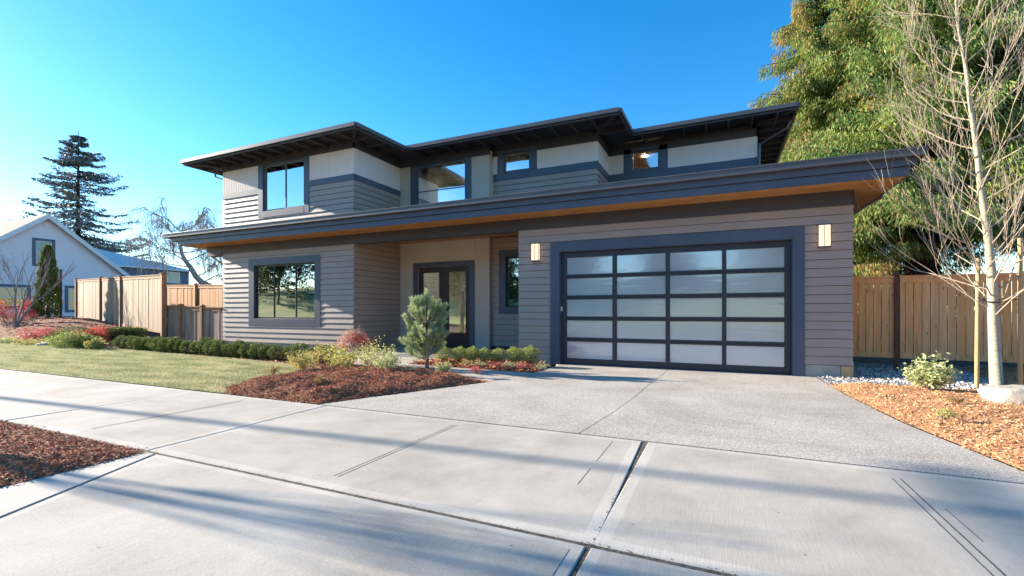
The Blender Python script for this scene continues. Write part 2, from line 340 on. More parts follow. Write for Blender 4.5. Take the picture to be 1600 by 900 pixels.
def slab_quads(mb, x0, x1, y0, y1, top=.0, gap=.012, border=.09, d=.05, bx=(1, 1, 1, 1), skew=0):
    """one slab: broomed field, trowelled border, rounded arris; x skewed with y"""
    def P(x, y, z): return (x + skew * (y - (y0 + y1) / 2), y, z)
    X0, X1, Y0, Y1 = x0 + gap / 2, x1 - gap / 2, y0 + gap / 2 + .006, y1 - gap / 2
    r = .008
    rings = []
    for off, z in ((0, top - d), (0, top - r), (r, top), (border, top)):
        ox0 = off if off <= r or bx[0] else r; ox1 = off if off <= r or bx[1] else r; oy0 = off if off <= r or bx[2] else r; oy1 = off if off <= r or bx[3] else r
        rings.append([P(X0 + ox0, Y0 + oy0, z), P(X1 - ox1, Y0 + oy0, z), P(X1 - ox1, Y1 - oy1, z), P(X0 + ox0, Y1 - oy1, z)])
    for a in range(3):
        for k in range(4):
            k2 = (k + 1) % 4; q = [rings[a][k], rings[a][k2], rings[a + 1][k2], rings[a + 1][k]]
            if a == 2 and not bx[(2, 1, 3, 0)[k]]: continue
            mb.add(q, [(0, 1, 2, 3)], 1)
    mb.add(rings[3], [(0, 1, 2, 3)], 0)
# pavement: slabs between joints found in the photograph
MB().box(-40, 12, SW0 - .02, SW1 + .0, -.09, -.007).build('pavement_base', M['joint'])['kind'] = 'structure'
mb = MB(); js = [-31, -28, -25.2, -22.4, -19.6, -16.9, -14.2, -11.4, -8.1, -5.12, -.69, 3.5, 6.3, 9.0, 11.8]
for a, b in zip(js[:-1], js[1:]):
    slab_quads(mb, a, b, SW0, SW1, gap=.022 if a in (-5.12, -.69) or b == -.69 else .016, skew=-.035 if a > -9 and a < -1 else 0)
# scored control joints: thin raised-edge lines cut in the slab tops
sidewalk = struct(mb.build('sidewalk', [M['conc'], M['concs']]))
mb = MB()
for x, ya, yb in ((-2.87, 2.85, 4.72), (1.3, 2.7, 4.68), (-8.15 + 1.55, 2.85, 4.7)):
    for off, wd in ((-.022, .006), (.022, .008)):
        ww = wd * (1. if x > 0 else .8); o = off * (1.3 if x > 0 else 1)
        mb.box(x + o - ww / 2, x + o + ww / 2, ya, yb, -.002, .0015)
mb.box(-1.02, -1.016, 4.1, 4.8, -.002, .0012); mb.box(-1.018, -1.013, 3.5, 3.9, -.002, .0012); mb.box(1.405, 1.409, 3.6, 4.1, -.002, .0012)
struct(mb.build('pavement_score', M['joint']))
# apron between pavement and street
MB().box(-5.2, 8, -1.4, SW0 - .02, -.09, -.007).build('apron_base', M['joint'])['kind'] = 'structure'
mb = MB()
slab_quads(mb, -.69, 3.4, -1.35, SW0 - .008, gap=.03, border=.07, bx=(1, 1, 1, 0))
def shrink(poly, d):
    out = []; n = len(poly)
    for i in range(n):
        p0, p1, p2 = (Vector((*poly[k % n], 0)) for k in (i - 1, i, i + 1)); e1 = (p1 - p0).normalized(); e2 = (p2 - p1).normalized(); n1 = Vector((-e1.y, e1.x, 0)); n2 = Vector((-e2.y, e2.x, 0)); b = (n1 + n2); b = b / max(.3, b.length_squared) * 2
        q = p1 + b * d; out.append((q.x, q.y))
    return out
for poly in ([(-3.0, -1.35), (-.705, -1.35), (-.705, SW0 - .022), (-4.87, SW0 - .022)], [(-5.05, -1.35), (-3.03, -1.35), (-4.90, SW0 - .022), (-5.04, SW0 - .022)]):
    b = len(mb.v); mb.prism(poly, -.05, -.0056, 1); q = shrink(poly, .007); n_ = len(q)
    mb.add([(x, y, -.0055) for x, y in poly] + [(x, y, 0) for x, y in q], [(i, (i + 1) % n_, n_ + (i + 1) % n_, n_ + i) for i in range(n_)] + [tuple(range(n_, 2 * n_))], 1)
    q = shrink(poly, .075)
    if len(poly) == 4 and poly[0][0] > -4: mb.add([(x, y, .002) for x, y in q], [(0, 1, 2, 3)], 0)
struct(mb.build('apron', [M['conc'], M['concs']]))
# dirt crumbs along the open joints
mb = MB(); random.seed(3)
for _ in range(420):
    if random.random() < .7: x = random.uniform(-5, 1.8); y = SW0 + random.gauss(0, .012)
    else: x = -.69 + random.gauss(0, .012); y = random.uniform(1.6, 4.8)
    r = random.uniform(.002, .007)
    mb.add([(x + r * random.uniform(.5, 1.3) * math.cos(t), y + r * random.uniform(.5, 1.3) * math.sin(t), .001 + (0 if i < 4 else r * .6)) for i, t in enumerate([0, 1.6, 3.1, 4.7])] + [(x, y, r * .9)], [(0, 1, 4), (1, 2, 4), (2, 3, 4), (3, 0, 4)])
finish(mb.build('joint_grit', M['joint']), 'dark grit lodged along the open pavement joints', 'grit', kind='stuff')
# driveway
DR = [(-5.32, SW1), (-5.0, 5.7), (-4.45, 6.9), (-4.03, 7.88), (-3.72, 9.5), (-3.70, 11.05), (-3.86, 11.27), (-3.72, 11.5), (1.38, 11.5), (1.6, 11.27), (1.80, 11.2), (1.86, 9.0), (2.02, 7.0), (2.33, 5.3), (2.42, SW1)]
jx = [(-1.42, SW1), (-1.30, 6.2), (-1.22, 7.6), (-1.20, 8.6), (-1.12, 10.1), (-1.1, 11.5)]
def inset_join(pts, dx): return [(x + dx, y) for x, y in pts]
mb = MB(); mb.prism([(-5.3, SW1 + .006), *DR[1:8], *inset_join(jx[::-1], -.006)[:-1], (jx[0][0] - .006, SW1 + .006)], -.05, .004)
mb.prism([*[(x + .006, max(y, SW1 + .006)) for x, y in jx], *DR[8:-1], (2.42, SW1 + .006)], -.05, .004)
struct(mb.build('driveway', M['agg']))
MB().prism([(x * .97 - (.0), y) for x, y in DR], -.09, -.02).build('driveway_base', M['joint'])['kind'] = 'structure'
PATH = [(-4.06, 7.95), (-3.76, 9.45), (-5.6, 9.55), (-7.35, 9.75), (-7.5, 11.2), (-10.3, 11.2), (-9.8, 10.2), (-8.7, 9.0), (-7.0, 8.35), (-5.4, 8.1)]
struct(MB().prism(PATH, -.05, .003).build('path', M['conc']))
struct(MB().prism([(-10.55, 11.21), (-4.93, 11.21), (-4.93, 13.6), (-10.55, 13.6)], -.05, .10).build('porch_floor', M['concs']))
# street behind the camera
struct(MB().box(-90, 90, -10, -1.55, -.4, -.12).build('street', M['asphalt']))
struct(MB().box(-90, 90, -1.55, -1.4, -.3, 0).build('kerb', M['concs']))
grid_ground('verge', -120, 120, -110, -10, 5.0, lambda x, y: -.05 + 6.2 * sstep((-y - 11) / 32) + .3 * math.sin(x * .13 + y * .1), mat('verge_grass', (.42, .40, .17), (.26, .30, .10), scale=.25, rough=.95))
MB().box(-90, 90, -11, -10.0, -.3, -.02).build('opposite_kerb', M['concs'])['kind'] = 'structure'
# beds
def inpoly(P, poly):
    x, y = P[:, 0], P[:, 1]; c = np.zeros(len(P), bool); n = len(poly)
    for i in range(n):
        x0, y0 = poly[i]; x1, y1 = poly[(i + 1) % n]
        k = ((y0 > y) != (y1 > y)); xx = (x1 - x0) * (y - y0) / ((y1 - y0) if y1 != y0 else 1e-9) + x0
        c ^= k & (x < xx)
    return c
def edgedist(P, poly):
    d = np.full(len(P), 1e9); n = len(poly)
    for i in range(n):
        a = np.array(poly[i]); b = np.array(poly[(i + 1) % n]); ab = b - a
        t = np.clip(((P - a) @ ab) / (ab @ ab), 0, 1); d = np.minimum(d, np.linalg.norm(P - (a + t[:, None] * ab), axis=1))
    return d
BEDF = {}
def bed(name, poly, h, m, base=None, st=.12, slope=.5, bump=.02):
    """mounded bed: a grid clipped to the outline, rising from its edge"""
    xs = [p[0] for p in poly]; ys = [p[1] for p in poly]
    base = base or (lambda x, y: 0)
    import bmesh
    bm = bmesh.new(); f = bm.faces.new([bm.verts.new((x, y, 0)) for x, y in poly]); f.normal_update()
    for ax, (lo, hi) in ((0, (min(xs), max(xs))), (1, (min(ys), max(ys)))):
        for c in np.arange(lo + st, hi, st):
            co = [0, 0, 0]; no = [0, 0, 0]; co[ax] = float(c); no[ax] = 1
            bmesh.ops.bisect_plane(bm, geom=bm.verts[:] + bm.edges[:] + bm.faces[:], plane_co=co, plane_no=no)
    P = np.array([(v.co.x, v.co.y) for v in bm.verts]); D = edgedist(P, poly)
    def z(x, y, d): 
        return base(x, y) + h * (1 - math.exp(-d / slope)) + bump * min(1, d * 4) * (noise.noise(Vector((x * 2.2, y * 2.2, 1))) + .6 * noise.noise(Vector((x * 7, y * 7, 4)))) + .004
    for v, d in zip(bm.verts, D): v.co.z = z(v.co.x, v.co.y, d)
    me = bpy.data.meshes.new(name); bm.normal_update()
    bm.to_mesh(me); bm.free(); me.materials.append(m)
    me.polygons.foreach_set('use_smooth', [True] * len(me.polygons))
    o = struct(link_mesh(name, me, None))
    def zf(P): 
        D = edgedist(P, poly); return np.array([z(x, y, d) for (x, y), d in zip(P, D)])
    BEDF[name] = (poly, zf); return zf
def scatter(name, bname, n, size, m, label, cat, weight=True, elong=3.4, lift=.006, up=.55, centre=(0, 0)):
    poly, zf = BEDF[bname]; xs = [p[0] for p in poly]; ys = [p[1] for p in poly]
    P = rng.uniform((min(xs), min(ys)), (max(xs), max(ys)), size=(n * 6, 2)); P = P[inpoly(P, poly)]
    if weight:
        d = np.linalg.norm(P, axis=1); p = 1 / d ** 1.5; p /= p.max(); P = P[rng.random(len(P)) < p]
    P = P[:n]; z = zf(P) + lift; k = len(P); s = size * rng.uniform(.4, 1.5, k) 
    D = rng.normal(size=(k, 3)); D[:, 2] *= up * .6
    V = leafquads(np.column_stack([P, z]), D, s * elong, s, N=rng.normal(size=(k, 3)) * [.5, .5, 1])
    return finish(quads_mesh(name, V, m), label, cat, kind='stuff')
front_bed = [gnd(*p) for p in ((352, 606), (400, 595), (440, 588), (480, 582), (540, 577), (600, 576), (660, 579), (710, 584))] + [(-4.9, 8.25), (-4.08, 7.88), (-4.5, 6.9), (-5.03, 5.75), (-5.36, SW1 + .01), (-6.2, SW1 + .01), (-7.4, SW1 + .02)]
zfront = bed('front_mulch_bed', front_bed, .17, M['mulch'], bump=.06)
strip_bed = [(-5.03, 2.58), (-5.03, -1.38), (-30, -1.38), (-30, 2.58)]
bed('street_mulch_bed', [(-5.03, 2.58), (-5.03, -1.38), (-9.5, -1.38), (-9.5, 2.58)], .07, M['mulch'], st=.11, bump=.04)
flat('street_strip', [(-9.5, 2.6), (-9.5, -1.38), (-60, -1.38), (-60, 2.6)], -.005, M['mulch'])
right_bed = [(1.88, 9.0), (1.84, 10.2), (2.6, 10.35), (3.6, 10.2), (4.6, 10.8), (5.2, 14.6), (14, 14.6), (14, 4.97), (2.46, 4.97), (2.36, 5.3), (2.05, 7.0)]
zright = bed('right_mulch_bed', right_bed, .13, M['mulchr'], st=.16, bump=.05)
gravel_bed = [(1.84, 10.2), (1.83, 11.24), (2.48, 11.24), (2.5, 14.6), (5.2, 14.62), (4.6, 10.8), (3.6, 10.2), (2.6, 10.35)]
bed('gravel_strip', gravel_bed, .03, M['gravel'], bump=.015)
garage_bed = [(-3.74, 9.55), (-3.8, 10.4), (-4.1, 11.15), (-7.3, 11.15), (-7.3, 9.8), (-5.6, 9.6)]
bed('garage_mulch_bed', garage_bed, .07, M['mulch'])
lawn_far = [gnd(x, y) for x, y in ((-200, 527), (0, 534), (100, 539), (200, 546), (300, 555), (400, 564), (462, 571), (478, 581))]
LAWN = [*lawn_far, *[gnd(*p) for p in ((440, 589), (400, 596), (352, 607))], (-7.4, SW1 + .02), (-40, SW1 + .02), (-46, 9.5)]
hedge_bed = [*lawn_far[::-1], (-46, 9.7), (-46, 10.4), (-17, 11.2), (-10.6, 11.2), (-10.4, 11.15), (-9.9, 10.2), (-8.75, 9.0), (-8.6, 8.6)]
hedge_bed = [gnd(x, y) for x, y in ((-200, 527), (0, 534), (100, 539), (200, 546), (300, 555), (400, 564), (462, 571), (478, 581), (540, 577), (600, 576))] + [(-7.0, 8.4), (-8.7, 9.05), (-9.8, 10.25), (-10.3, 11.2), (-17.3, 11.22), (-20.8, 11.2), (-36.8, 14.9), (-60, 15.5), (-60, 10.0)]
zhedge = bed('hedge_mulch_bed', hedge_bed, .05, M['mulch'], base=lambda x, y: terrain(x, y), st=.35, bump=.04)
zl = bed('lawn', LAWN, .03, M['lawn'], st=.4, bump=.02)
scatter('mulch_chips', 'front_mulch_bed', 60000, .0095, M['chip'], 'reddish bark chips heaped on the bed round the pine', 'bark chips')
scatter('mulch_chips', 'street_mulch_bed', 70000, .0095, M['chip'], 'dark bark chips in the near left corner bed', 'bark chips')
scatter('mulch_chips', 'right_mulch_bed', 90000, .0115, M['chipr'], 'orange bark chips covering the bed right of the driveway', 'bark chips')
scatter('mulch_chips', 'hedge_mulch_bed', 14000, .028, M['chip'], 'red bark chips under the long hedge', 'bark chips')
scatter('mulch_chips', 'garage_mulch_bed', 4000, .03, M['chip'], 'bark chips under the round bushes beside the garage', 'bark chips')
scatter('gravel', 'gravel_strip', 16000, .03, M['stone'], 'pale crushed gravel beside the garage corner', 'gravel', elong=1.2, up=1.4)
# chips kicked out over the edges
def spill(bname, n, size, m, label, sig=.05, seg=None):
    poly, zf = BEDF[bname]; pts = []
    for i in range(len(poly)):
        if seg and i not in seg: continue
        a = np.array(poly[i]); b = np.array(poly[(i + 1) % len(poly)]); L = np.linalg.norm(b - a); k = int(L * n); nn = np.array([b[1] - a[1], a[0] - b[0]]) / max(L, 1e-6)
        pts.append(a + (b - a) * rng.random((k, 1)) + nn * rng.normal(0, sig, (k, 1)))
    P = np.concatenate(pts); P = P[~inpoly(P, poly)]; k = len(P); s_ = size * rng.uniform(.4, 1.4, k)
    V = leafquads(np.column_stack([P, np.full(k, .0085)]), rng.normal(size=(k, 3)) * [1, 1, .08], s_ * 2.4, s_, N=np.tile([0, 0, 1.0], (k, 1)) + rng.normal(0, .25, (k, 3)))
    finish(quads_mesh('spilled_chips', V, m), label, 'bark chips', kind='stuff')
spill('front_mulch_bed', 60, .012, M['chip'], 'loose bark chips scattered on the paving round the pine bed', seg=range(7, 14))
spill('street_mulch_bed', 90, .010, M['chip'], 'loose bark chips scattered round the near left corner bed')
spill('right_mulch_bed', 90, .012, M['chipr'], 'loose orange chips scattered along the driveway edge', sig=.04)
# grass blades
poly, zf = BEDF['lawn']; n = 190000
P = rng.uniform((-34, 4.9), (-6, 10), size=(n * 3, 2)); P = P[inpoly(P, poly)]; P = P[edgedist(P, poly) > -.0]
d = np.linalg.norm(P, axis=1); p = (8 / np.maximum(d, 8)) ** 1.4; P = P[rng.random(len(P)) < p][:n]
z = .033 * np.ones(len(P)) - .03 * np.exp(-edgedist(P, poly) / .5); k = len(P)
D = rng.normal(size=(k, 3)) * [.45, .45, .1] + [0, 0, 1]
patch = np.array([noise.noise(Vector((x * .7, y * 2.6, 0))) + .6 * noise.noise(Vector((x * 3, y * 4, 5))) for x, y in P])
V = leafquads(np.column_stack([P, z]), D, rng.uniform(.018, .055, k), rng.uniform(.005, .011, k) * (1 + d[:1].mean() * 0))
finish(quads_mesh('grass', V, M['blade'], rnd=np.clip(rng.random(k) * .6 + .2 + patch * .75, 0, 1)), 'short pale green lawn grass beside the sidewalk', 'grass', kind='stuff')

# ------------------------------------------------------------------ house
class Face:
    """a vertical wall plane: s runs along it, off stands out from it"""
    def __init__(s, kind, c):
        s.k = kind; s.c = c
    def p(s, a, off, z):
        if s.k == 'F': return (a, s.c - off, z)          # faces the street
        if s.k == 'R': return (s.c + off, a, z)          # faces right
        if s.k == 'L': return (s.c - off, a, z)          # faces left
        return (a, s.c + off, z)                         # B: faces back
    def box(s, mb, a0, a1, z0, z1, o0, o1, mi=0, o1b=None):
        o1b = o1 if o1b is None else o1b                 # o1 at bottom, o1b at top
        vs = [s.p(a0, o0, z0), s.p(a1, o0, z0), s.p(a1, o1, z0), s.p(a0, o1, z0), s.p(a0, o0, z1), s.p(a1, o0, z1), s.p(a1, o1b, z1), s.p(a0, o1b, z1)]
        fs = [(0, 1, 2, 3), (7, 6, 5, 4), (4, 5, 1, 0), (5, 6, 2, 1), (6, 7, 3, 2), (7, 4, 0, 3)]
        if s.k in 'LB': fs = [f[::-1] for f in fs]
        if s.k == 'L': fs = [f[::-1] for f in fs]; fs = [f[::-1] for f in fs]
        mb.add(vs, fs, mi)
def rects(a0, a1, z0, z1, holes):
    """the rectangle less its holes, as rectangles"""
    zs = sorted({z0, z1, *[z for h in holes for z in h[2:] if z0 < z < z1]}); out = []
    for za, zb in zip(zs[:-1], zs[1:]):
        cur = [(a0, a1)]
        for h in holes:
            if h[2] <= za + 1e-6 and h[3] >= zb - 1e-6:
                nx = []
                for u, v in cur:
                    if h[1] <= u or h[0] >= v: nx.append((u, v)); continue
                    if h[0] > u: nx.append((u, h[0]))
                    if h[1] < v: nx.append((h[1], v))
                cur = nx
        out += [(u, v, za, zb) for u, v in cur]
    return out
EXPO = .18
def lap(mb, F, a0, a1, z0, z1, holes=(), ex=EXPO, proud=.026, gap=.011):
    n = max(1, round((z1 - z0) / ex)); ex = (z1 - z0) / n; rr = random.Random(int(a0 * 100))
    for i in range(n):
        za, zb = z0 + i * ex, z0 + (i + 1) * ex
        for u, v, zc, zd in rects(a0, a1, za, zb, holes):
            f = lambda z: proud - (proud - .004) * (z - za) / ex
            cuts = [u]
            if v - u > 2.5: cuts.append(u + rr.uniform(.9, min(3.3, v - u - .5)))
            cuts.append(v)
            for c0, c1 in zip(cuts[:-1], cuts[1:]):
                F.box(mb, c0 + (.0025 if c0 != u else 0), c1 - (.0025 if c1 != v else 0), zc + (gap if zc == za else 0), zd, -.01, f(zc), 0, f(zd))  # gap bares the dark backing, its colour standing in for shade under each lap
def backing(mb, F, a0, a1, z0, z1, holes=(), th=.16):
    for u, v, za, zb in rects(a0, a1, z0, z1, holes): F.box(mb, u, v, za, zb, -th, 0)
def grooved(mb, F, a0, a1, z0, z1, holes=(), pitch=.1):
    n = max(1, round((a1 - a0) / pitch)); p = (a1 - a0) / n
    for i in range(n):
        for u, v, za, zb in rects(a0 + i * p + .009, a0 + (i + 1) * p - .009, z0, z1, holes): F.box(mb, u, v, za, zb, -.01, .012)
XL, XA, XT, X3, X4 = -16.95, -10.6, -6.95, -3.41, 1.0          # wing left, wing right, tower right, section three right, section four right
GY, TY, Y3, Y4, BY = 11.27, 13.6, 13.88, 15.45, 22.0
GL, GR, GB = -4.88, 2.43, 20.0
Z0, ZF, ZS = .25, 3.5, 3.80                                     # siding bottom, frieze bottom, soffit
BB, BT, UF, US = 5.54, 5.73, 6.55, 6.80
house = thing('house', 'modern two storey house with taupe lap siding, navy trim and low hip roofs', 'house', (-7.2, 11.27, 0))
def part(mb, name, m, parent=house, label=None, bevel=0, smooth=False):
    o = mb.build(name, m, parent, bevel=bevel, smooth=smooth)
    if label: o['label'] = label
    return o
F1, FR1, FL1 = Face('F', GY), Face('R', XA), Face('L', XL)
FT, F3, FR3, F4, FR4 = Face('F', TY), Face('F', Y3), Face('R', X3), Face('F', Y4), Face('R', X4)
FP, FG, FGL, FGR = Face('F', 13.74), Face('F', GY), Face('L', GL), Face('R', GR)
H_W1 = (-15.22, -12.27, 1.10, 3.00); H_W2 = (-14.76, -12.76, 4.90, 6.52)
H_DOOR = (-9.82, -7.70, .10, 2.92); H_TW = (-9.90, -7.86, 4.25, 6.55)
H_PW = (-6.42, -5.20, 1.50, 3.16); H_3 = (-6.55, -5.63, 5.99, 6.62); H_4 = (-2.66, -1.78, 5.99, 6.62)
H_G = (-3.74, 1.39, -.1, 2.88)
bk = MB(); sd = MB()
backing(bk, F1, XL, XA, .0, ZS, [H_W1]); lap(sd, F1, XL + .0, XA, Z0, ZF, [H_W1])
backing(bk, FR1, GY + .16, TY, .0, ZS); lap(sd, FR1, GY, TY, Z0 - .14, 3.8)
backing(bk, FL1, GY, BY, .0, US); lap(sd, FL1, GY, BY, Z0, BB, [])
backing(bk, F1, XL, XA, ZS, US, [H_W2]); lap(sd, F1, XL, XA, 4.1, BB, [(-14.98, -12.55, 4.1 + .62, 6.6)])
backing(bk, FR1, GY + .16, TY, ZS, US); lap(sd, FR1, GY, TY, 4.1, BB)
backing(bk, FP, XT, GL, .0, ZS, [H_PW]); lap(sd, FP, XT + .0, GL, Z0 - .05, 3.8, [H_PW])
backing(bk, F3, XT, X3, ZS, US, [H_3]); lap(sd, F3, XT, X3, 4.1, 5.72)
backing(bk, FR3, Y3 + .16, Y4, ZS, US); lap(sd, FR3, Y3, Y4, 4.1, 5.70)
backing(bk, F4, X3, X4, ZS, US, [H_4]); lap(sd, F4, X3, X4, 4.1, 5.68)
backing(bk, FR4, Y4 + .16, BY, ZS, US); lap(sd, FR4, Y4, BY, 4.1, 5.68)
backing(bk, FG, GL, GR, .0, ZS, [H_G]); lap(sd, FG, GL, GR, Z0, ZF, [H_G])
backing(bk, FGL, GY + .16, 13.74, .0, ZS); lap(sd, FGL, GY, 13.74, Z0, ZS)
backing(bk, FGR, GY + .16, GB, .0, ZS); lap(sd, FGR, GY, GB, Z0, ZS)
FB = Face('B', BY); backing(bk, FB, XL, X4, .0, US); lap(sd, FB, XL, X4, Z0, 5.6)
FB2 = Face('B', GB); backing(bk, FB2, X4, GR, .0, ZS); lap(sd, FB2, X4, GR, Z0, ZS)
part(bk, 'wall_backing', M['dark']); part(sd, 'wall_siding', M['siding'])
# concrete foundation
for F, a, b in ((F1, XL + .01, XA - .01), (FG, GL + .01, -3.99), (FG, 1.62, GR - .2), (FGR, GY + .02, GB), (FL1, GY + .02, BY)):
    mb = MB(); F.box(mb, a, b, -.3, Z0, -.12, .006); part(mb, 'foundation', M['base'])
mb = MB(); FG.box(mb, GR - .19, GR + .012, -.1, Z0 - .004, -.1, .02); part(mb, 'corner_post_base', M['stake'])
# pale grooved panels
for F, a, b, z0 in ((F1, XL, -14.99, BT), (F1, -12.53, XA, BT), (FR1, GY, TY, BT), (FL1, GY, BY, BT), (F3, XT, -6.80, 5.95), (F3, -5.38, X3, 5.95), (FR3, Y3, Y4, 5.93),
                    (F4, X3, -2.91, 5.93), (F4, -1.52, X4, 5.93), (FR4, Y4, BY, 5.93)):
    mb = MB(); F.box(mb, a, b, z0, UF, -.01, .001); grooved(mb, F, a, b, z0, UF); part(mb, 'grooved_panel', M['white'])
# belly bands
for F, a, b, z0, z1 in ((F1, XL + .0, -15.0, BB, BT), (F1, -12.52, XA + .03, BB, BT), (FR1, GY - .03, TY, BB, BT), (FL1, GY, BY, BB, BT), (F3, XT, X3 + .03, 5.72, 5.95),
                        (FR3, Y3 - .03, Y4, 5.70, 5.93), (F4, X3, X4 + .03, 5.68, 5.93), (FR4, Y4 - .03, BY, 5.68, 5.93)):
    mb = MB(); F.box(mb, a, b, z0, z1, -.01, .028); part(mb, 'belly_band', M['trim'])
# frieze boards
mb = MB()
for F, a, b, z0, z1, o in ((F1, XL, XA, ZF, ZS, .035), (FG, GL, GR, ZF, ZS, .035), (FL1, GY, BY, ZF, ZS, .035), (FGR, GY, GB, ZF, ZS, .035),
                           (F1, XL, XA + .03, UF, US, .03), (FR1, GY - .03, TY, UF, US, .03), (FL1, GY, BY, UF, US, .03), (FT, XA, XT + .03, UF, US, .03), (F3, XT, X3 + .03, UF, US, .027), (FR3, Y3 - .03, Y4, UF, US, .03),
                           (F4, X3, X4 + .03, UF, US, .03), (FR4, Y4 - .03, BY, UF, US, .03)):
    F.box(mb, a, b, z0, z1, -.01, o)
part(mb, 'frieze', M['dark'])
mb = MB(); mb.box(XA + .001, GL - .001, GY - .034, GY + .26, ZF, ZS - .002); part(mb, 'porch_beam', M['dark'])
mb = MB(); mb.box(-17.85, XL - .04, GY - .034, GY + .3, ZF - .04, ZS - .002); part(mb, 'overhang_beam', M['dark'])
# entry tower in cream panels
mb = MB()
for u, v, za, zb in rects(XA, XT, .10, UF, [H_DOOR, H_TW]): FT.box(mb, u, v, za, zb, -.14, 0)
for a, b, z0, z1 in ((XA, -10.03, .1, 3.8), (-7.48, XT, .1, 3.8), (-10.02, -7.49, 3.10, 3.8), (XA, -10.13, 4.0, UF), (-7.63, XT, 4.0, UF)):
    FT.box(mb, a + .004, b - .004, z0 + .004, z1, -.01, .012)
FRT = Face('R', XT); FRT.box(mb, TY, Y3 + .02, 3.8, UF, -.02, .006); FRT.box(mb, TY, 13.76, .1, 3.8, -.02, .006)
part(mb, 'entry_tower_panel', M['cream'])
# lower roof
RX0, RX1, RY0 = -18.95, 3.25, 10.37
low = [(RX0, RY0), (RX1, RY0), (RX1, 20.9), (X4, 20.9), (X4, Y4), (X3, Y4), (X3, Y3), (XT, Y3), (XT, TY), (XA, TY), (XA, GY), (XL, GY), (XL, 20.9), (RX0, 20.9)]
lowr = part(MB().prism(low, 4.10, 4.215), 'lower_roof', M['rooftop'])
mb = MB()
mb.box(RX0 - .02, RX1 + .02, RY0 - .07, RY0 - .002, 4.10, 4.235); mb.box(RX0 - .07, RX0 - .002, RY0 - .002, 20.9, 4.10, 4.235); mb.box(RX1 + .002, RX1 + .07, RY0 - .002, 20.9, 4.10, 4.235)
mb.box(RX0 - .03, RX1 + .03, RY0 - .085, RY0 - .069, 4.212, 4.242)
mb.build('gutter', M['gutter'], lowr, bevel=.006)
mb = MB()
for z0, z1, of, ol, orr in ((3.965, 4.10, .05, .32, .06), (3.795, 3.962, .10, .62, .14)):
    mb.box(RX0 + ol, RX1 - orr, RY0 + of, RY0 + of + .03, z0, z1)
    mb.box(RX0 + ol, RX0 + ol + .03, RY0 + of + .03, 20.8, z0, z1); mb.box(RX1 - orr - .03, RX1 - orr, RY0 + of + .03, 20.8, z0, z1)
mb.build('fascia', M['trim'], lowr, bevel=.003)
sof = [(RX0 + .65, RY0 + .13), (RX1 - .17, RY0 + .13), (RX1 - .17, 20.8), (GR - .1, 20.8), (GR - .1, GY + .1), (GL + .1, GY + .1), (GL + .1, TY), (XA - .1, TY), (XA - .1, GY + .1), (XL + .1, GY + .1), (XL + .1, 20.8), (RX0 + .65, 20.8)]
MB().prism(sof, ZS + .002, ZS + .03).build('soffit', M['cedar'], lowr)
# upper roof: low hips
O = .9
up = [((XL - O, GY - O), 6.86, 0), ((XA + O, GY - O), 6.88, 0), ((XA + O, TY - O), 6.93, 0), ((X3 + O, TY - O), 6.93, 1), ((X3 + O, Y4 - O), 6.98, 1), ((X4 + O, Y4 - O), 7.02, 1), ((X4 + O, BY + O), 7.0, 1), ((XL - O, BY + O), 6.88, 0)]
ridge = [(-12.4, 17.3, 7.95), (-4.2, 18.6, 7.95)]
mb = MB(); vs = [(*p, z) for p, z, r in up] + ridge; n = len(up); fs = []
for i in range(n):
    j = (i + 1) % n; a, b = n + up[i][2], n + up[j][2]
    fs.append((i, j, b, a) if a != b else (i, j, a))
mb.add(vs, fs); mb.add([(*p, z - .03) for p, z, r in up], [tuple(range(n - 1, -1, -1))])
upr = part(mb, 'upper_roof', M['rooftop'])
gut = MB(); fas = MB()
def run(mb, a, za, b, zb, o0, o1, d0, d1, ext=.0):
    """a board along an eave from a to b, standing out o0..o1, hanging d0..d1 below the roof line"""
    a = Vector(a); b = Vector(b); d = (b - a).normalized(); nn = Vector((d.y, -d.x)); a = a - d * ext; b = b + d * ext
    P = [a + nn * o0, b + nn * o0, b + nn * o1, a + nn * o1]; Z = [za, zb, zb, za]
    mb.add([(p.x, p.y, z - d1) for p, z in zip(P, Z)] + [(p.x, p.y, z - d0) for p, z in zip(P, Z)], [(0, 3, 2, 1), (4, 5, 6, 7), (0, 1, 5, 4), (1, 2, 6, 5), (2, 3, 7, 6), (3, 0, 4, 7)])
for i in range(n):
    j = (i + 1) % n; inner = i in (2, 4) or j in (2, 4)
    run(gut, up[i][0], up[i][1], up[j][0], up[j][1], .002, .07, .0, .12, ext=.03 if i not in (1, 2, 3, 4) else 0)
    run(fas, up[i][0], up[i][1], up[j][0], up[j][1], -.04, -.002, .03, .175)
gut.build('gutter', M['gutter'], upr, bevel=.005); fas.build('fascia', M['dark'], upr)
# rafters (lookouts) under the upper eaves
def rafters(x0, x1, y0, y1, z, ax, step=.61):
    if ax == 0:
        for x in np.arange(x0 + .3, x1, step): MB().box(x - .025, x + .025, y0 + .03, y1, z - .15, z - .02).build('rafter', M['dark'], upr)
    else:
        for y in np.arange(y0 + .3, y1, step): MB().box(x0, x1 - .03, y - .025, y + .025, z - .15, z - .02).build('rafter', M['dark'], upr)
rafters(XL - .5, XA + .5, GY - O, GY - .03, 6.85, 0); rafters(XA + .03, XA + O, GY - .4, TY - O, 6.87, 1)
rafters(XA + O, X3 + .5, TY - O, TY - .03, 6.90, 0); rafters(X3 + .03, X3 + O, Y3 - .8, Y4 - O, 6.92, 1)
rafters(X3 + O, X4 + .6, Y4 - O, Y4 - .03, 6.95, 0); rafters(X4 + .03, X4 + O, Y4 - .5, BY, 6.96, 1)
rafters(XL - O + .03, XL - .03, GY - .4, BY, 6.83, 1)
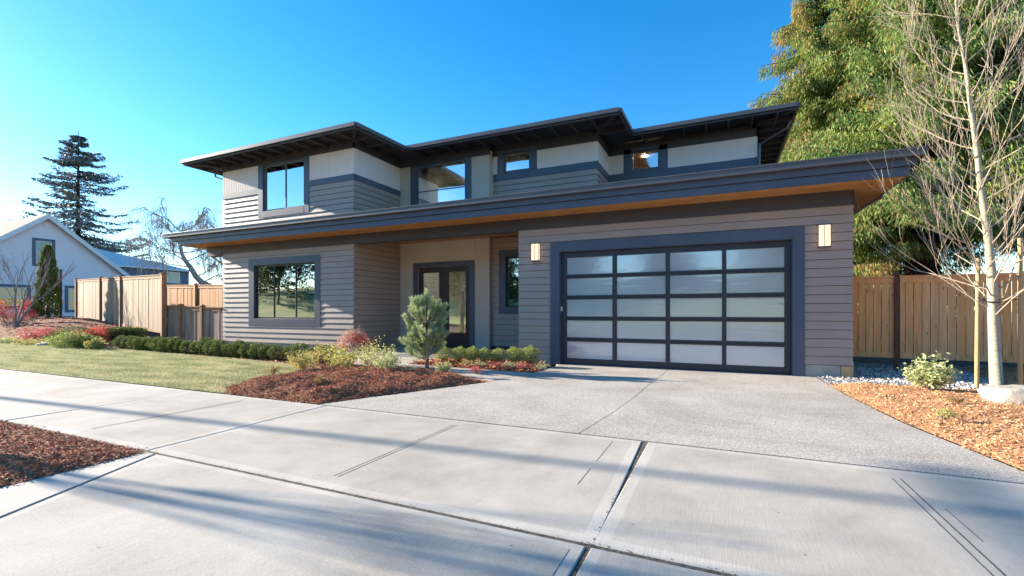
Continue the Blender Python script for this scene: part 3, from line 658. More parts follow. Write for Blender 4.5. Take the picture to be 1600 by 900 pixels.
for cx, cy, ex, ey, z in ((XA, GY, XA + O, GY - O, 6.86), (X3, Y3, X3 + O, TY - O, 6.91), (X4, Y4, X4 + O, Y4 - O, 6.95), (XL, GY, XL - O, GY - O, 6.84)):
    MB().tube([(cx, cy, z - .09), (ex * .97 + cx * .03, ey * .97 + cy * .03, z - .09)], .055, n=4).build('rafter', M['dark'], upr)
# blocking that closes the eave space above the walls
mb = MB()
for F, a, b in ((F1, XL, XA), (FR1, GY, TY), (FT, XA, XT), (F3, XT, X3), (FR3, Y3, Y4), (F4, X3, X4), (FR4, Y4, BY), (FL1, GY, BY)): F.box(mb, a, b, US - .01, 6.90, -.14, .0)
part(mb, 'eave_blocking', M['dark'])
# downspouts
for pts in ([(1.83, 15.3, 6.82), (1.75, 15.3, 6.62), (1.06, 15.36, 6.28), (1.05, 15.36, 4.3)], [(3.15, 11.9, 4.05), (3.05, 11.9, 3.72), (2.50, 12.0, 3.42), (2.50, 12.0, .2)],
            [(-17.75, 11.5, 6.72), (-17.75, 11.5, 6.55), (-17.02, 11.5, 6.3), (-17.02, 11.5, 4.3)], [(-18.3, 11.6, 3.85), (-18.3, 11.6, 3.6), (-17.02, 11.6, 2.95), (-17.02, 11.6, .2)]):
    part(MB().tube(pts, .035, n=8), 'downspout', M['gutter'])
# windows: window (trim) > frame, pane, sill
def window(F, hole, trim, mull=(), rails=(), m_trim=M['trim'], glassm=M['glass'], fw=.045, deep=.07, sash=M['black'], proud=.030, label=None, sill=True):
    a0, a1, z0, z1 = hole; A0, A1, C0, C1 = trim; mb = MB()
    F.box(mb, A0, a0, C0, C1, -.01, proud); F.box(mb, a1, A1, C0, C1, -.01, proud)
    if C1 > z1: F.box(mb, a0, a1, z1, C1, -.01, proud + .002)
    if C0 < z0: F.box(mb, a0, a1, C0, z0, -.01, proud + .002)
    for u, v, za, zb in ((a0 - .001, a0 + .012, z0, z1), (a1 - .012, a1 + .001, z0, z1), (a0, a1, z0 - .001, z0 + .012), (a0, a1, z1 - .012, z1 + .001)):
        F.box(mb, u, v, za, zb, -.15, .0)
    wd = part(mb, 'window', m_trim, label=label, bevel=.003)
    fr = MB(); e = .012; i0, i1, k0, k1 = a0 + e, a1 - e, z0 + e, z1 - e
    F.box(fr, i0, i0 + fw, k0, k1, -deep - .03, -deep + .03); F.box(fr, i1 - fw, i1, k0, k1, -deep - .03, -deep + .03)
    F.box(fr, i0 + fw, i1 - fw, k0, k0 + fw, -deep - .03, -deep + .028); F.box(fr, i0 + fw, i1 - fw, k1 - fw, k1, -deep - .03, -deep + .028)
    for x in mull: F.box(fr, x - fw * .45, x + fw * .45, k0 + fw, k1 - fw, -deep - .025, -deep + .026)
    for u, v, z in rails: F.box(fr, u, v, z - fw * .35, z + fw * .35, -deep - .02, -deep + .022)
    fr.build('frame', sash, wd, bevel=.002)
    xs = [i0 + fw, *mull, i1 - fw]
    for u, v in zip(xs[:-1], xs[1:]):
        g = MB(); F.box(g, u - .01, v + .01, k0 + fw - .01, k1 - fw + .01, -deep - .004, -deep + .004); g.build('pane', glassm, wd)
    return wd
sashgrey = mat('grey_sash', (.12, .14, .19), rough=.4)
window(F1, H_W1, (-15.50, -12.02, .84, 3.24), mull=(at(426.5, 460, GY)[0], at(460.5, 460, GY)[0]), label='wide three pane ground floor window with navy trim')
window(F1, H_W2, (-15.0, -12.52, 4.68, 6.546), mull=(at(444.5, 300, GY)[0],), sash=sashgrey, glassm=M['upglass'], label='two pane upstairs corner window')
window(FT, H_TW, (-10.12, -7.64, 4.02, 6.546), rails=((-9.85, -7.9, 5.62),), fw=.05, sash=M['trim'], glassm=M['upglass'], label='tall stair window over the entry')
window(FP, H_PW, (-6.67, -4.96, 1.28, 3.38), label='narrow window beside the entry')
window(F3, H_3, (-6.79, -5.39, 5.952, 6.70), fw=.035, sash=sashgrey, glassm=M['upglass'], label='small square clerestory window')
window(F4, H_4, (-2.90, -1.53, 5.932, 6.70), fw=.035, sash=sashgrey, label='small clerestory window with a lit ceiling behind')
# entry doors
mb = MB(); FT.box(mb, -10.0, -9.82, .1, 3.08, -.01, .035); FT.box(mb, -7.70, -7.52, .1, 3.08, -.01, .035); FT.box(mb, -9.82, -7.70, 2.92, 3.08, -.01, .037)
df = part(mb, 'door_frame', M['trim'], bevel=.003)
for a0, a1, hx in ((-9.815, -8.765, -8.82), (-8.755, -7.705, -8.70)):
    mb = MB(); st = .19
    FT.box(mb, a0, a0 + st, .105, 2.915, -.10, -.05); FT.box(mb, a1 - st, a1, .105, 2.915, -.10, -.05)
    FT.box(mb, a0 + st, a1 - st, 2.72, 2.915, -.10, -.05); FT.box(mb, a0 + st, a1 - st, .105, .62, -.10, -.05)
    dr = part(mb, 'entry_door', M['door'], bevel=.004)
    g = MB(); FT.box(g, a0 + st - .01, a1 - st + .01, .61, 2.73, -.08, -.07); g.build('pane', glass('door_glass', (.75, .75, .7), .42, .02), dr)
    h = MB(); FT.box(h, hx - .015, hx + .015, 1.0, 1.5, -.01, .012); FT.box(h, hx - .01, hx + .01, 1.05, 1.08, -.06, -.01); FT.box(h, hx - .01, hx + .01, 1.42, 1.45, -.06, -.01); h.build('handle', M['gutter'], dr)
# garage door: trim, then a five by four sectional door of frosted panes
mb = MB(); FG.box(mb, -3.99, -3.74, -.02, 3.13, -.01, .035); FG.box(mb, 1.39, 1.61, -.0, 3.13, -.01, .035); FG.box(mb, -3.74, 1.39, 2.88, 3.13, -.01, .037)
FG.box(mb, -3.75, -3.73, 0, 2.88, -.17, -.011); FG.box(mb, 1.38, 1.40, 0, 2.88, -.17, -.011); FG.box(mb, -3.73, 1.38, 2.868, 2.888, -.17, -.011)
gtrim = part(mb, 'garage_door_frame', M['trim'], bevel=.003)
gx0, gx1, gz0, gz1 = -3.72, 1.37, .015, 2.86
cols_px = [(886, 957), (964, 1040), (1047, 1128), (1135, 1225.5)]
mb = MB(); cw = [(at(a, 480, GY + .12)[0], at(b, 480, GY + .12)[0]) for a, b in cols_px]
rowsz = [(.16 + i * .535, .16 + i * .535 + .43) for i in range(5)]
xs = [gx0] + [v for c in cw for v in c] + [gx1]
for i in range(0, len(xs), 2): FG.box(mb, xs[i], xs[i + 1], gz0, gz1, -.16, -.10)
zs = [gz0] + [v for c in rowsz for v in c] + [gz1]
for i in range(0, len(zs), 2):
    for a, b in cw:
        zz0, zz1 = zs[i], zs[i + 1]
        if 0 < i < len(zs) - 2:
            mid = (zz0 + zz1) / 2; FG.box(mb, a, b, zz0, mid - .004, -.158, -.103); FG.box(mb, a, b, mid + .004, zz1, -.158, -.103); FG.box(mb, a, b, mid - .004, mid + .004, -.15, -.13)
        else: FG.box(mb, a, b, zz0, zz1, -.158, -.103)
gd = part(mb, 'garage_door', M['gframe'], label='sectional garage door of twenty frosted panes', bevel=.003)
for a, b in cw:
    for z0, z1 in rowsz:
        g = MB(); FG.box(g, a - .005, b + .005, z0 - .005, z1 + .005, -.145, -.13); g.build('pane', M['frost'], gd)
mb = MB(); FG.box(mb, -3.735, -3.70, 1.36, 1.48, -.09, -.05); mb.build('door_sensor', M['nbtrim'], gd)
# rooms behind the glass
mb = MB()
def room(x0, x1, y0, y1, z0, z1, ceil=0):
    mb.add([(x0, y1, z0), (x1, y1, z0), (x1, y1, z1), (x0, y1, z1)], [(0, 1, 2, 3)]); mb.add([(x0, y0, z0), (x0, y1, z0), (x0, y1, z1), (x0, y0, z1)], [(0, 1, 2, 3)])
    mb.add([(x1, y0, z0), (x1, y1, z0), (x1, y1, z1), (x1, y0, z1)], [(0, 1, 2, 3)]); mb.add([(x0, y0, z0), (x1, y0, z0), (x1, y1, z0), (x0, y1, z0)], [(0, 1, 2, 3)])
    mb.add([(x0, y0, z1), (x1, y0, z1), (x1, y1, z1), (x0, y1, z1)], [(0, 1, 2, 3)], ceil)
room(XL + .2, XA - .2, GY + .2, 16.5, .3, 3.3); room(XL + .2, XA - .2, GY + .2, 17, 4.3, 6.7)
room(XA + .05, XT - .05, TY + .2, 18, .12, 3.6); room(XA + .05, XT - .05, TY + .2, 18.3, 3.9, 6.75)
room(XT + .05, GL - .05, 13.95, 17, .3, 3.4); room(XT + .05, X3 - .2, Y3 + .2, 18, 4.3, 6.7); room(X3 + .05, X4 - .2, Y4 + .2, 19, 4.3, 6.7, 1)
mb.box(-9.9, -9.6, TY + .3, TY + 1.2, 3.95, 6.7)
part(mb, 'interior_wall', [M['interior'], M['woodint']])
mb = MB(); mb.tube([(-2.35, 16.3, 6.68), (-2.35, 16.3, 6.70)], .09, n=16); wl_ = emis('warm_downlight_and_fill', (1, .85, .65), 160); part(mb, 'recessed_or_fill_light', wl_)
for x, y, z in ((-12.6, 13.2, 3.28), (-14.6, 14.2, 3.28), (-9.2, 15.2, 3.58), (-8.2, 16.6, 3.58)): part(MB().tube([(x, y, z - .01), (x, y, z)], .10, n=12), 'recessed_or_fill_light', wl_)  # added glowing discs, fill that brightens the ground floor and entry glass
for x, y in ((-8.2, 15.5), (-9.2, 16.5), (-6.0, 15.6), (-13.8, 13.4), (-15.2, 14.5), (-.8, 17)): part(MB().tube([(x, y, 6.68), (x, y, 6.695)], .11, n=12), 'recessed_or_fill_light', wl_)  # more added fill discs, put in to make the upstairs windows paler
glow = emis('porch_downlight_glow', (1, .78, .45), 3)
for x, y in ((-9.6, 12.6), (-7.9, 12.6), (-6.0, 12.6)): part(MB().tube([(x, y, 3.785), (x, y, 3.80)], .075, n=16), 'porch_downlight', glow)
# wall lamps
def wall_lamp(px, label):
    x = px; t = thing('wall_lamp', label, 'lamp', (x, GY, 2.68), 'lit box lamps on the garage wall')
    b = MB(); FG.box(b, x - .10, x + .10, 2.67, 3.13, .02, .035); FG.box(b, x - .115, x + .115, 2.665, 2.685, .02, .13); FG.box(b, x - .115, x + .115, 3.115, 3.135, .02, .13)
    for dx in (-.108, 0, .108): FG.box(b, x + dx - .005, x + dx + .005, 2.685, 3.115, .122, .132)
    b.build('lamp_frame', M['gutter'], t)
    g = MB(); FG.box(g, x - .10, x + .10, 2.687, 3.113, .036, .120); g.build('lamp_shade', emis('lamp_shade_glow', (1, .74, .46), .36), t)
wall_lamp(-4.38, 'small lit box wall lamp left of the garage door'); wall_lamp(1.94, 'small lit box wall lamp right of the garage door')

# ------------------------------------------------------------------ fences
def fence(name, label, p0, p1, z0, z1, h, m, mp, posts, plank=.14, rail=True, cap=True, bot=.04, side=-1, ztop=None, postw=.10, seed=1, flip=1):
    """p0,p1 ground points; z0,z1 ground heights; posts at fractions"""
    a = Vector(p0); b = Vector(p1); L = (b - a).length; d = (b - a) / L; nn = Vector((d.y, -d.x)) * flip
    rr = random.Random(seed)
    t = thing(name, label, 'fence', (a.x, a.y, z0))
    def P(s, o, z): q = a + d * s + nn * o; return (q.x, q.y, z)
    def gz(s): return z0 + (z1 - z0) * s / L
    def bx(mb, s0, s1, o0, o1, zb, zt):
        vs = [P(s0, o0, zb(s0)), P(s1, o0, zb(s1)), P(s1, o1, zb(s1)), P(s0, o1, zb(s0)), P(s0, o0, zt(s0)), P(s1, o0, zt(s1)), P(s1, o1, zt(s1)), P(s0, o1, zt(s0))]
        mb.add(vs, [(0, 3, 2, 1), (4, 5, 6, 7), (0, 1, 5, 4), (1, 2, 6, 5), (2, 3, 7, 6), (3, 0, 4, 7)])
    pl = MB(); n = int(L / plank)
    for i in range(n):
        s = i * L / n; j = rr.uniform(-.008, .008)
        bx(pl, s + .006, s + L / n - .006, -.012 + j, .008 + j, lambda s: gz(s) + bot, lambda s: gz(s) + h - .02)
    pl.build('board_panel', m, t)
    if rail:
        r = MB(); pp = sorted({0, 1, *posts})
        for u, v in zip(pp[:-1], pp[1:]):
            for zb, zt, o in ((bot - .02, bot + .10, .03), (h - .14, h - .02, .03)):
                bx(r, u * L + postw / 2, v * L - postw / 2, .009, o, lambda s: gz(s) + zb, lambda s: gz(s) + zt)
        bx(r, 0, L, -.05, .06, lambda s: gz(s) + h - .02, lambda s: gz(s) + h + .015)
        r.build('rail', mp if not isinstance(mp, tuple) else mp[1], t)
    for f in posts:
        s = f * L; pm = MB(); hw = postw / 2
        bx(pm, s - hw, s + hw, -hw, hw + .01, lambda s: gz(s) - .2, lambda s: gz(s) + h + .03)
        if cap:
            bx(pm, s - hw * 1.5, s + hw * 1.5, -hw * 1.5, hw * 1.5 + .01, lambda s: gz(s) + h + .03, lambda s: gz(s) + h + .055)
            c = P(s, .005, gz(s) + h + .11); q = [P(s - hw * 1.3, -hw * 1.3, gz(s) + h + .055), P(s + hw * 1.3, -hw * 1.3, gz(s) + h + .055), P(s + hw * 1.3, hw * 1.3 + .01, gz(s) + h + .055), P(s - hw * 1.3, hw * 1.3 + .01, gz(s) + h + .055)]
            pm.add(q + [c], [(0, 1, 4), (1, 2, 4), (2, 3, 4), (3, 0, 4)])
        pm.build('post', mp if not isinstance(mp, tuple) else mp[0], t)
    return t
p1404 = at(1404, 500, 12.8)[0]
fence('cedar_fence', 'new orange cedar board fence running right from the garage corner', (2.48, 13.0), (13.5, 12.3), .16, .12, 1.98, M['fence_new'], (M['postdark'], M['fence_new']), [(p1404 - 2.48) / 11.02, (at(1404, 500, 12.8)[0] + 2.5 - 2.48) / 11.02, .74], bot=.18)
# the tall weathered fence climbing away to the left
A0 = Vector((-20.7, 11.3)); A1 = Vector((-36.7, 15.1))
def frac(px):
    u = (px - 800) / FPX; dx, dy = u * CA - SA, u * SA + CA; e = A1 - A0
    return ((-A0.x * dy + A0.y * dx) / (e.x * dy - e.y * dx))
M['fence_old_t'] = wood('weathered_fence_long', (.42, .295, .20), (.52, .39, .27), (.33, .26, .21), plank=.42, axis=0, grain=(26, 26, 1.2), contrast=1.5)
fence('tall_weathered_fence', 'tall weathered board fence climbing away past the neighbour house', A0, A1, .44, .92, 2.42, M['fence_old_t'], M['post'], [0, frac(190), frac(158), 1], plank=.2, postw=.16, flip=-1)
fence('low_weathered_fence', 'low weathered grey fence joining the left house corner', (-20.7, 11.42), (-17.0, 11.28), .12, .02, 1.48, wood('weathered_low', (.42, .295, .20), (.52, .39, .27), (.33, .26, .21), plank=.15, axis=0, grain=(26, 26, 1.2), contrast=1.5), M['post'], [.42, .72] if 0 else [(at(281, 500, 11.34)[0] + 20.7) / 3.7, (at(317, 500, 11.34)[0] + 20.7) / 3.7], plank=.15, postw=.13)
fence('orange_board_fence', 'orange stained fence behind the low grey fence', (-24.8, 13.7), (-16.9, 12.2), .35, .1, 2.3, M['fence_orange'], M['fence_orange'], [(at(293, 460, 12.7)[0] + 24.8) / 7.9], plank=.15, postw=.14)
# low retaining edge at the foot of the tall fence
mb = MB(); q0 = tgnd(212, 526); mb.box(-24.5, -20.9, 10.55, 10.75, -.1, .32)
finish(mb.build('retaining_edge', M['base'], bevel=.02), 'low grey concrete retaining edge before the tall weathered fence', 'retaining wall')

# ------------------------------------------------------------------ neighbour buildings
nh = thing('gabled_house', 'pale lilac gabled house with grey shingle roof beyond the left garden', 'house', (-58, 21.5, .5))
XG = -58.0
def atX(x, y):
    u = (x - 800) / FPX; d = XG / (u * CA - SA); return d * (u * SA + CA), CAMH + (YHOR - y) / FPX * d
ay, az = atX(72, 338); ey, ez = atX(197, 432); hwid = ey - ay; sl_ = (az - ez) / hwid
y0, y1 = ay - hwid * 1.25, ay + hwid; zL = az - sl_ * hwid * 1.25
mb = MB(); mb.add([(XG, y0, .3), (XG, y1, .3), (XG, y1, ez), (XG, ay, az), (XG, y0, zL)], [(0, 1, 2, 3, 4)])
# siding courses on the gable
for i in range(48):
    zb = .7 + i * .22
    if zb > az - .3: break
    yl = y0 if zb + .2 <= zL else ay - (az - zb - .2) / sl_; yr = y1 if zb + .2 <= ez else ay + (az - zb - .2) / sl_
    if yr - yl > .1: mb.add([(XG + .03, yl, zb), (XG + .03, yr, zb), (XG + .006, yr, zb + .2), (XG + .006, yl, zb + .2), (XG, yl, zb), (XG, yr, zb)], [(0, 1, 2, 3), (0, 4, 5, 1)])
mb.box(XG - 16, XG - .01, y0, y1, .3, min(ez, zL)); part(mb, 'wall', M['lilac'], nh)
mb = MB(); ov = .5; th = .22
for ya, za, yb, zb in ((ay, az, y1 + ov, ez - ov * sl_), (ay, az, y0 - ov, zL - ov * sl_)):
    mb.add([(XG + ov, ya, za + th), (XG + ov, yb, zb + th), (XG - 16.5, yb, zb + th), (XG - 16.5, ya, za + th), (XG + ov, ya, za), (XG + ov, yb, zb), (XG - 16.5, yb, zb), (XG - 16.5, ya, za)],
           [(0, 1, 2, 3), (7, 6, 5, 4), (1, 5, 6, 2)])
part(mb, 'roof', M['shingle'], nh)
mb = MB()
for ya, za, yb, zb in ((ay, az, y1 + ov, ez - ov * sl_), (ay, az, y0 - ov, zL - ov * sl_)):
    mb.add([(XG + ov + .03, ya, za + th), (XG + ov + .03, yb, zb + th), (XG + ov + .03, yb, zb - .26), (XG + ov + .03, ya, za - .26), (XG + ov - .02, ya, za + th), (XG + ov - .02, yb, zb + th), (XG + ov - .02, yb, zb - .26), (XG + ov - .02, ya, za - .26)],
           [(0, 1, 2, 3), (7, 6, 5, 4), (0, 4, 5, 1), (3, 2, 6, 7), (1, 5, 6, 2)])
part(mb, 'rake_board', M['nbtrim'], nh)
vy, vz = atX(73, 352); part(MB().tube([(XG + .02, vy, vz), (XG + .07, vy, vz)], .28, n=14), 'vent', M['metalroof'], nh)
FN = Face('R', XG)
for (xa, ya_, xb, yb_), lab in (((50, 371, 86, 415), 'upper gable window'), ((101, 446, 129, 488), 'ground floor window'), ((-14, 443, 48, 482), None)):
    a0, zt = atX(xa, ya_); a1, _ = atX(xb, ya_); _, zb = atX(xa, yb_); mb = MB(); w_ = .24
    FN.box(mb, a0, a0 + w_, zb, zt, 0, .06); FN.box(mb, a1 - w_, a1, zb, zt, 0, .06); FN.box(mb, a0 + w_, a1 - w_, zt - w_, zt, 0, .062); FN.box(mb, a0 + w_, a1 - w_, zb, zb + w_, 0, .062)
    wn_ = part(mb, 'window', M['trim'], nh, label=lab)
    g = MB(); FN.box(g, a0 + w_ + .07, a1 - w_ - .07, zb + w_ + .07, zt - w_ - .07, .02, .035); g.build('pane', mat('neighbour_pane', (.10, .11, .10), rough=.04, spec=1), wn_)
    g = MB(); FN.box(g, a0 + w_, a1 - w_, zb + w_, zt - w_, 0, .02); FN.box(g, a0 + w_, a1 - w_, (zb + zt) / 2 - .04, (zb + zt) / 2 + .04, .0351, .045); g.build('sash', M['nbtrim'], wn_)
# blue outbuilding with ribbed metal roof
XM = -69.0
def atM(x, y, X=XM):
    u = (x - 800) / FPX; d = X / (u * CA - SA); return d * (u * SA + CA), CAMH + (YHOR - y) / FPX * d
sh = thing('metal_roof_building', 'slate blue outbuilding with ribbed metal hip roof behind the tall fence', 'building', (XM, 38, .5))
ya, _ = atM(130, 418); yb, zt = atM(295, 422); _, ze = atM(185, 417); ze = (ze + zt) / 2
mb = MB(); mb.box(XM - 11, XM, ya, yb, .3, ze)
for yy in np.arange(ya, yb, .4): mb.box(XM, XM + .02, yy, yy + .04, .3, ze)
part(mb, 'wall', M['bluewall'], sh)
mb = MB(); e = .55; zr = ze + 2.6
cs = [(XM + e, ya - e, ze), (XM + e, yb + e, ze), (XM - 11 - e, yb + e, ze), (XM - 11 - e, ya - e, ze), (XM - 5.5, ya - e + 1, zr), (XM - 5.5, yb + e - 9.5, zr)]
mb.add(cs, [(0, 1, 5, 4), (1, 2, 5), (2, 3, 4, 5), (3, 0, 4), (3, 2, 1, 0)])
for k in range(26):
    f = k / 26; y = ya - e + (yb - ya + 2 * e) * f; top = min(1, (yb + e - y) / 9.5); mb.tube([(XM + e, y, ze + .03), (XM + e - 6.05 * top, y, ze + .03 + 2.6 * top)], .04, n=4)
part(mb, 'roof', M['metalroof'], sh)
mb = MB(); mb.box(XM + e, XM + e + .06, ya - e, yb + e, ze - .14, ze + .04); mb.box(XM, XM + .08, yb - .15, yb + .02, .3, ze - .02); part(mb, 'eave_board', M['nbtrim'], sh)
a0, z1_ = atM(260, 424); a1, z0_ = atM(281, 443); mb = MB(); FM = Face('R', XM)
FM.box(mb, a0, a1, z0_, z1_, .0, .05); wn_ = part(mb, 'window', M['nbtrim'], sh)
for u, v in ((a0 + .2, (a0 + a1) / 2 - .08), ((a0 + a1) / 2 + .08, a1 - .2)):
    g = MB(); FM.box(g, u, v, z0_ + .16, z1_ - .16, .051, .06); g.build('pane', bpy.data.materials['neighbour_pane'], wn_)
# neighbour house seen past the cedar fence on the right
rh = thing('blue_neighbour_house', 'slate blue clapboard house glimpsed above the cedar fence at right', 'house', (15, 22, 0))
mb = MB(); FBH = Face('F', 22.0); FBH.box(mb, 13.6, 26, 0, 5.2, -8, 0); lap(mb, FBH, 13.6, 26, .3, 5.2, ex=.2); part(mb, 'wall', M['bluewall'], rh)
mb = MB(); mb.add([(12.9, 21.3, 5.1), (26.6, 21.3, 5.1), (26.6, 30.6, 5.1), (12.9, 30.6, 5.1), (17, 26, 7.5), (23, 26, 7.5)], [(0, 1, 5, 4), (1, 2, 5), (2, 3, 4, 5), (3, 0, 4), (3, 2, 1, 0)]); part(mb, 'roof', M['shingle'], rh)

# ------------------------------------------------------------------ plants
def blobleaves(c, rx, ry, rz, n, L, W, outward=.6, droop=0, shell=.55, lumps=None, r=None):
    D = unit(rng.normal(size=(n, 3))); rad = (shell + (1 - shell) * rng.random(n) ** .5)
    ph = rng.uniform(0, 6, 3)
    lump = 1 + .13 * np.sin(D[:, 0] * 5 + ph[0]) * np.sin(D[:, 1] * 5 + ph[1]) + .10 * np.sin(D[:, 2] * 7 + ph[2]) + rng.normal(0, .05, n)
    P = np.array(c) + D * (rad * lump)[:, None] * [rx, ry, rz]
    dirs = unit(D * outward + rng.normal(size=(n, 3)) * .6 + [0, 0, .25 - droop])
    return leafquads(P, dirs, L * rng.uniform(.6, 1.3, n), W * rng.uniform(.7, 1.2, n)), D
def stems(mb, base, top_c, rx, ry, rz, n, r0=.006, sides=4):
    for _ in range(n):
        d = Vector(rng.normal(size=3)).normalized(); e = Vector(top_c) + Vector((d.x * rx * .8, d.y * ry * .8, abs(d.z) * rz * .7))
        b = Vector(base) + Vector((random.uniform(-.03, .03), random.uniform(-.03, .03), 0)); m = b.lerp(e, .5) + Vector((random.uniform(-.02, .02), random.uniform(-.02, .02), .02))
        mb.tube([b, m, e], [r0, r0 * .7, r0 * .3], n=sides)
def clear_round(name, label, cat, loc, rx, rz, m, n=1500, L=.03, W=.018, group=None, stem=.05, ry=None, lift=.0):
    t = thing(name, label, cat, loc, group); ry = ry or rx
    c = (loc[0], loc[1], loc[2] + rz + lift)
    V, D = blobleaves(c, rx, ry, rz, n, L, W)
    quads_mesh('foliage', V, m, t, rnd=np.clip(rng.random(len(D)) * .75 + D[:, 2] * 0 + .1, 0, 1))
    mb = MB(); stems(mb, (loc[0], loc[1], loc[2] - .02), c, rx, ry, rz, 7, r0=.010); mb.build('stem', M['bark'], t)
    return t
def copy_thing(root, loc, rotz=0, sc_=1.0, label=None):
    r = root.copy(); col.objects.link(r); r.location = loc; r.rotation_euler = (0, 0, rotz); r.scale = (sc_,) * 3; WPOS[r.name] = Vector(loc)
    if label: r['label'] = label
    for ch in list(root.children):
        c = ch.copy(); col.objects.link(c); c.parent = r
        for g in list(ch.children):
            d2 = g.copy(); col.objects.link(d2); d2.parent = c
    return r
# the long clipped hedge, bush by bush
HL = []
for i in range(26):
    x = -19.6 + i * .43; f = (x + 19.6) / 11.2; y = 9.35 - .65 * f; HL.append((x + random.uniform(-.05, .05), y + random.uniform(-.05, .05)))
G = 'clipped bushes in the long low hedge'; protos = []
HLAB = 'clipped dark green bush in the long low hedge before the left wing'
for i, (x, y) in enumerate(HL):
    z = float(terrain(x, y)) + .03
    if i < 4:
        protos.append(clear_round('hedge_bush', HLAB, 'bush', (x, y, z), .235, .22, M['boxwood'], n=2600, L=.034, W=.02, group=G))
    else: copy_thing(protos[i % 4], (x, y, z), random.uniform(0, 6), random.uniform(.82, 1.12))
# the hedge behind, at the foot of the tall fence
bp_ = None
for i, px in enumerate((178, 188, 198, 208, 217)):
    p = ray(px, 500, 19.0); z = float(terrain(p.x, p.y))
    lab = 'dark clipped bush in the short hedge at the foot of the tall fence'
    if bp_ is None: bp_ = clear_round('hedge_bush', lab, 'bush', (p.x, p.y, z + .12), .30, .27, M['boxwood'], n=2500, L=.04, W=.024, group='bushes in the short hedge by the tall fence')
    else: copy_thing(bp_, (p.x, p.y, z + .12 + .0 * i), i * 1.3)
# round bushes by the garage
spots = [((x, 569 + (x - 700) * .03), s, nm) for x, s, nm in ((692, 1.0, 0), (718, 1.0, 0), (738, 1.0, 0), (757, .95, 0), (779, .95, 1), (804, 1.05, 2), (828, 1.12, 3))]
first = None
LB = {1: 'third ball shaped boxwood from the garage corner with bare gap beside it', 2: 'second ball shaped boxwood left of the garage corner', 3: 'plump ball shaped boxwood nearest the garage wall lamp side'}
for (px, s, nm) in spots:
    X, Y = gnd(px[0], px[1]); Y = min(Y, 10.7)
    lab = LB.get(nm, 'pale green boxwood in the merged row right of the pine')
    if first is None: first = clear_round('boxwood', lab, 'bush', (X, Y, .07), .19, .18, M['ballbox'], n=2200, L=.028, W=.017, group='small boxwoods beside the garage', lift=.03)
    else: copy_thing(first, (X, Y, .07), px[0] * .7, s, lab)
# dwarf pine
px_, py_ = gnd(667, 577); pz = .12
pine = thing('dwarf_pine', 'bushy dwarf pine with upright needle tufts before the entry', 'tree', (px_, py_, pz))
mb = MB(); tips = []
mb.tube([(px_, py_, pz - .1), (px_ + .01, py_, pz + .5), (px_ - .02, py_, pz + 1.1), (px_ + .0, py_, pz + 1.62)], [.045, .035, .022, .01], n=8)
for i in range(64):
    h = random.uniform(.06, 1.32); az_ = random.uniform(0, 2 * math.pi); rr = (.47 if h < 1.0 else .47 - (h - 1.0) * .75) * random.uniform(.5, 1.08)
    if h < .35: rr *= .8
    b = Vector((px_, py_, pz + h * .8)); e = Vector((px_ + math.cos(az_) * rr, py_ + math.sin(az_) * rr, pz + h + .18)); m = b.lerp(e, .6) + Vector((0, 0, -.05))
    mb.tube([b, m, e], [.014, .009, .006], n=4); tips.append((e, (e - m).normalized())); tips.append((m.lerp(e, .2), (e - b).normalized()))
    for q in range(2):
        dd = ((e - b).normalized() + Vector(rng.normal(size=3)) * .5 + Vector((0, 0, .5))).normalized(); tips.append((m.lerp(e, random.random()) + dd * .1, dd))
tips += [(Vector((px_, py_, pz + 1.55)), Vector((0, 0, 1))), (Vector((px_ - .02, py_, pz + 1.66)), Vector((0, 0, 1))), (Vector((px_ + .05, py_, pz + 1.42)), Vector((.2, 0, 1))), (Vector((px_ - .06, py_, pz + 1.38)), Vector((-.2, 0, 1)))]
mb.build('trunk', M['bark'], pine); VV = []; RN = []
for e, d in tips:
    d = Vector((d.x, d.y, abs(d.z) + .6)).normalized(); k = 130; s = rng.uniform(-.12, .10, k); base = np.array(e) + np.outer(s, np.array(d))
    q = unit(rng.normal(size=(k, 3))); q = unit(q - np.outer(q @ np.array(d), np.array(d)) * .9); dirs = unit(q * .75 + np.array(d) * .75)
    VV.append(leafquads(base, dirs, rng.uniform(.06, .11, k), .0085)); tone = random.random(); RN.append(np.clip(rng.random(k) * .6 + tone * .4, 0, 1))
quads_mesh('needles', np.concatenate(VV), M['needle'], pine, rnd=np.concatenate(RN))
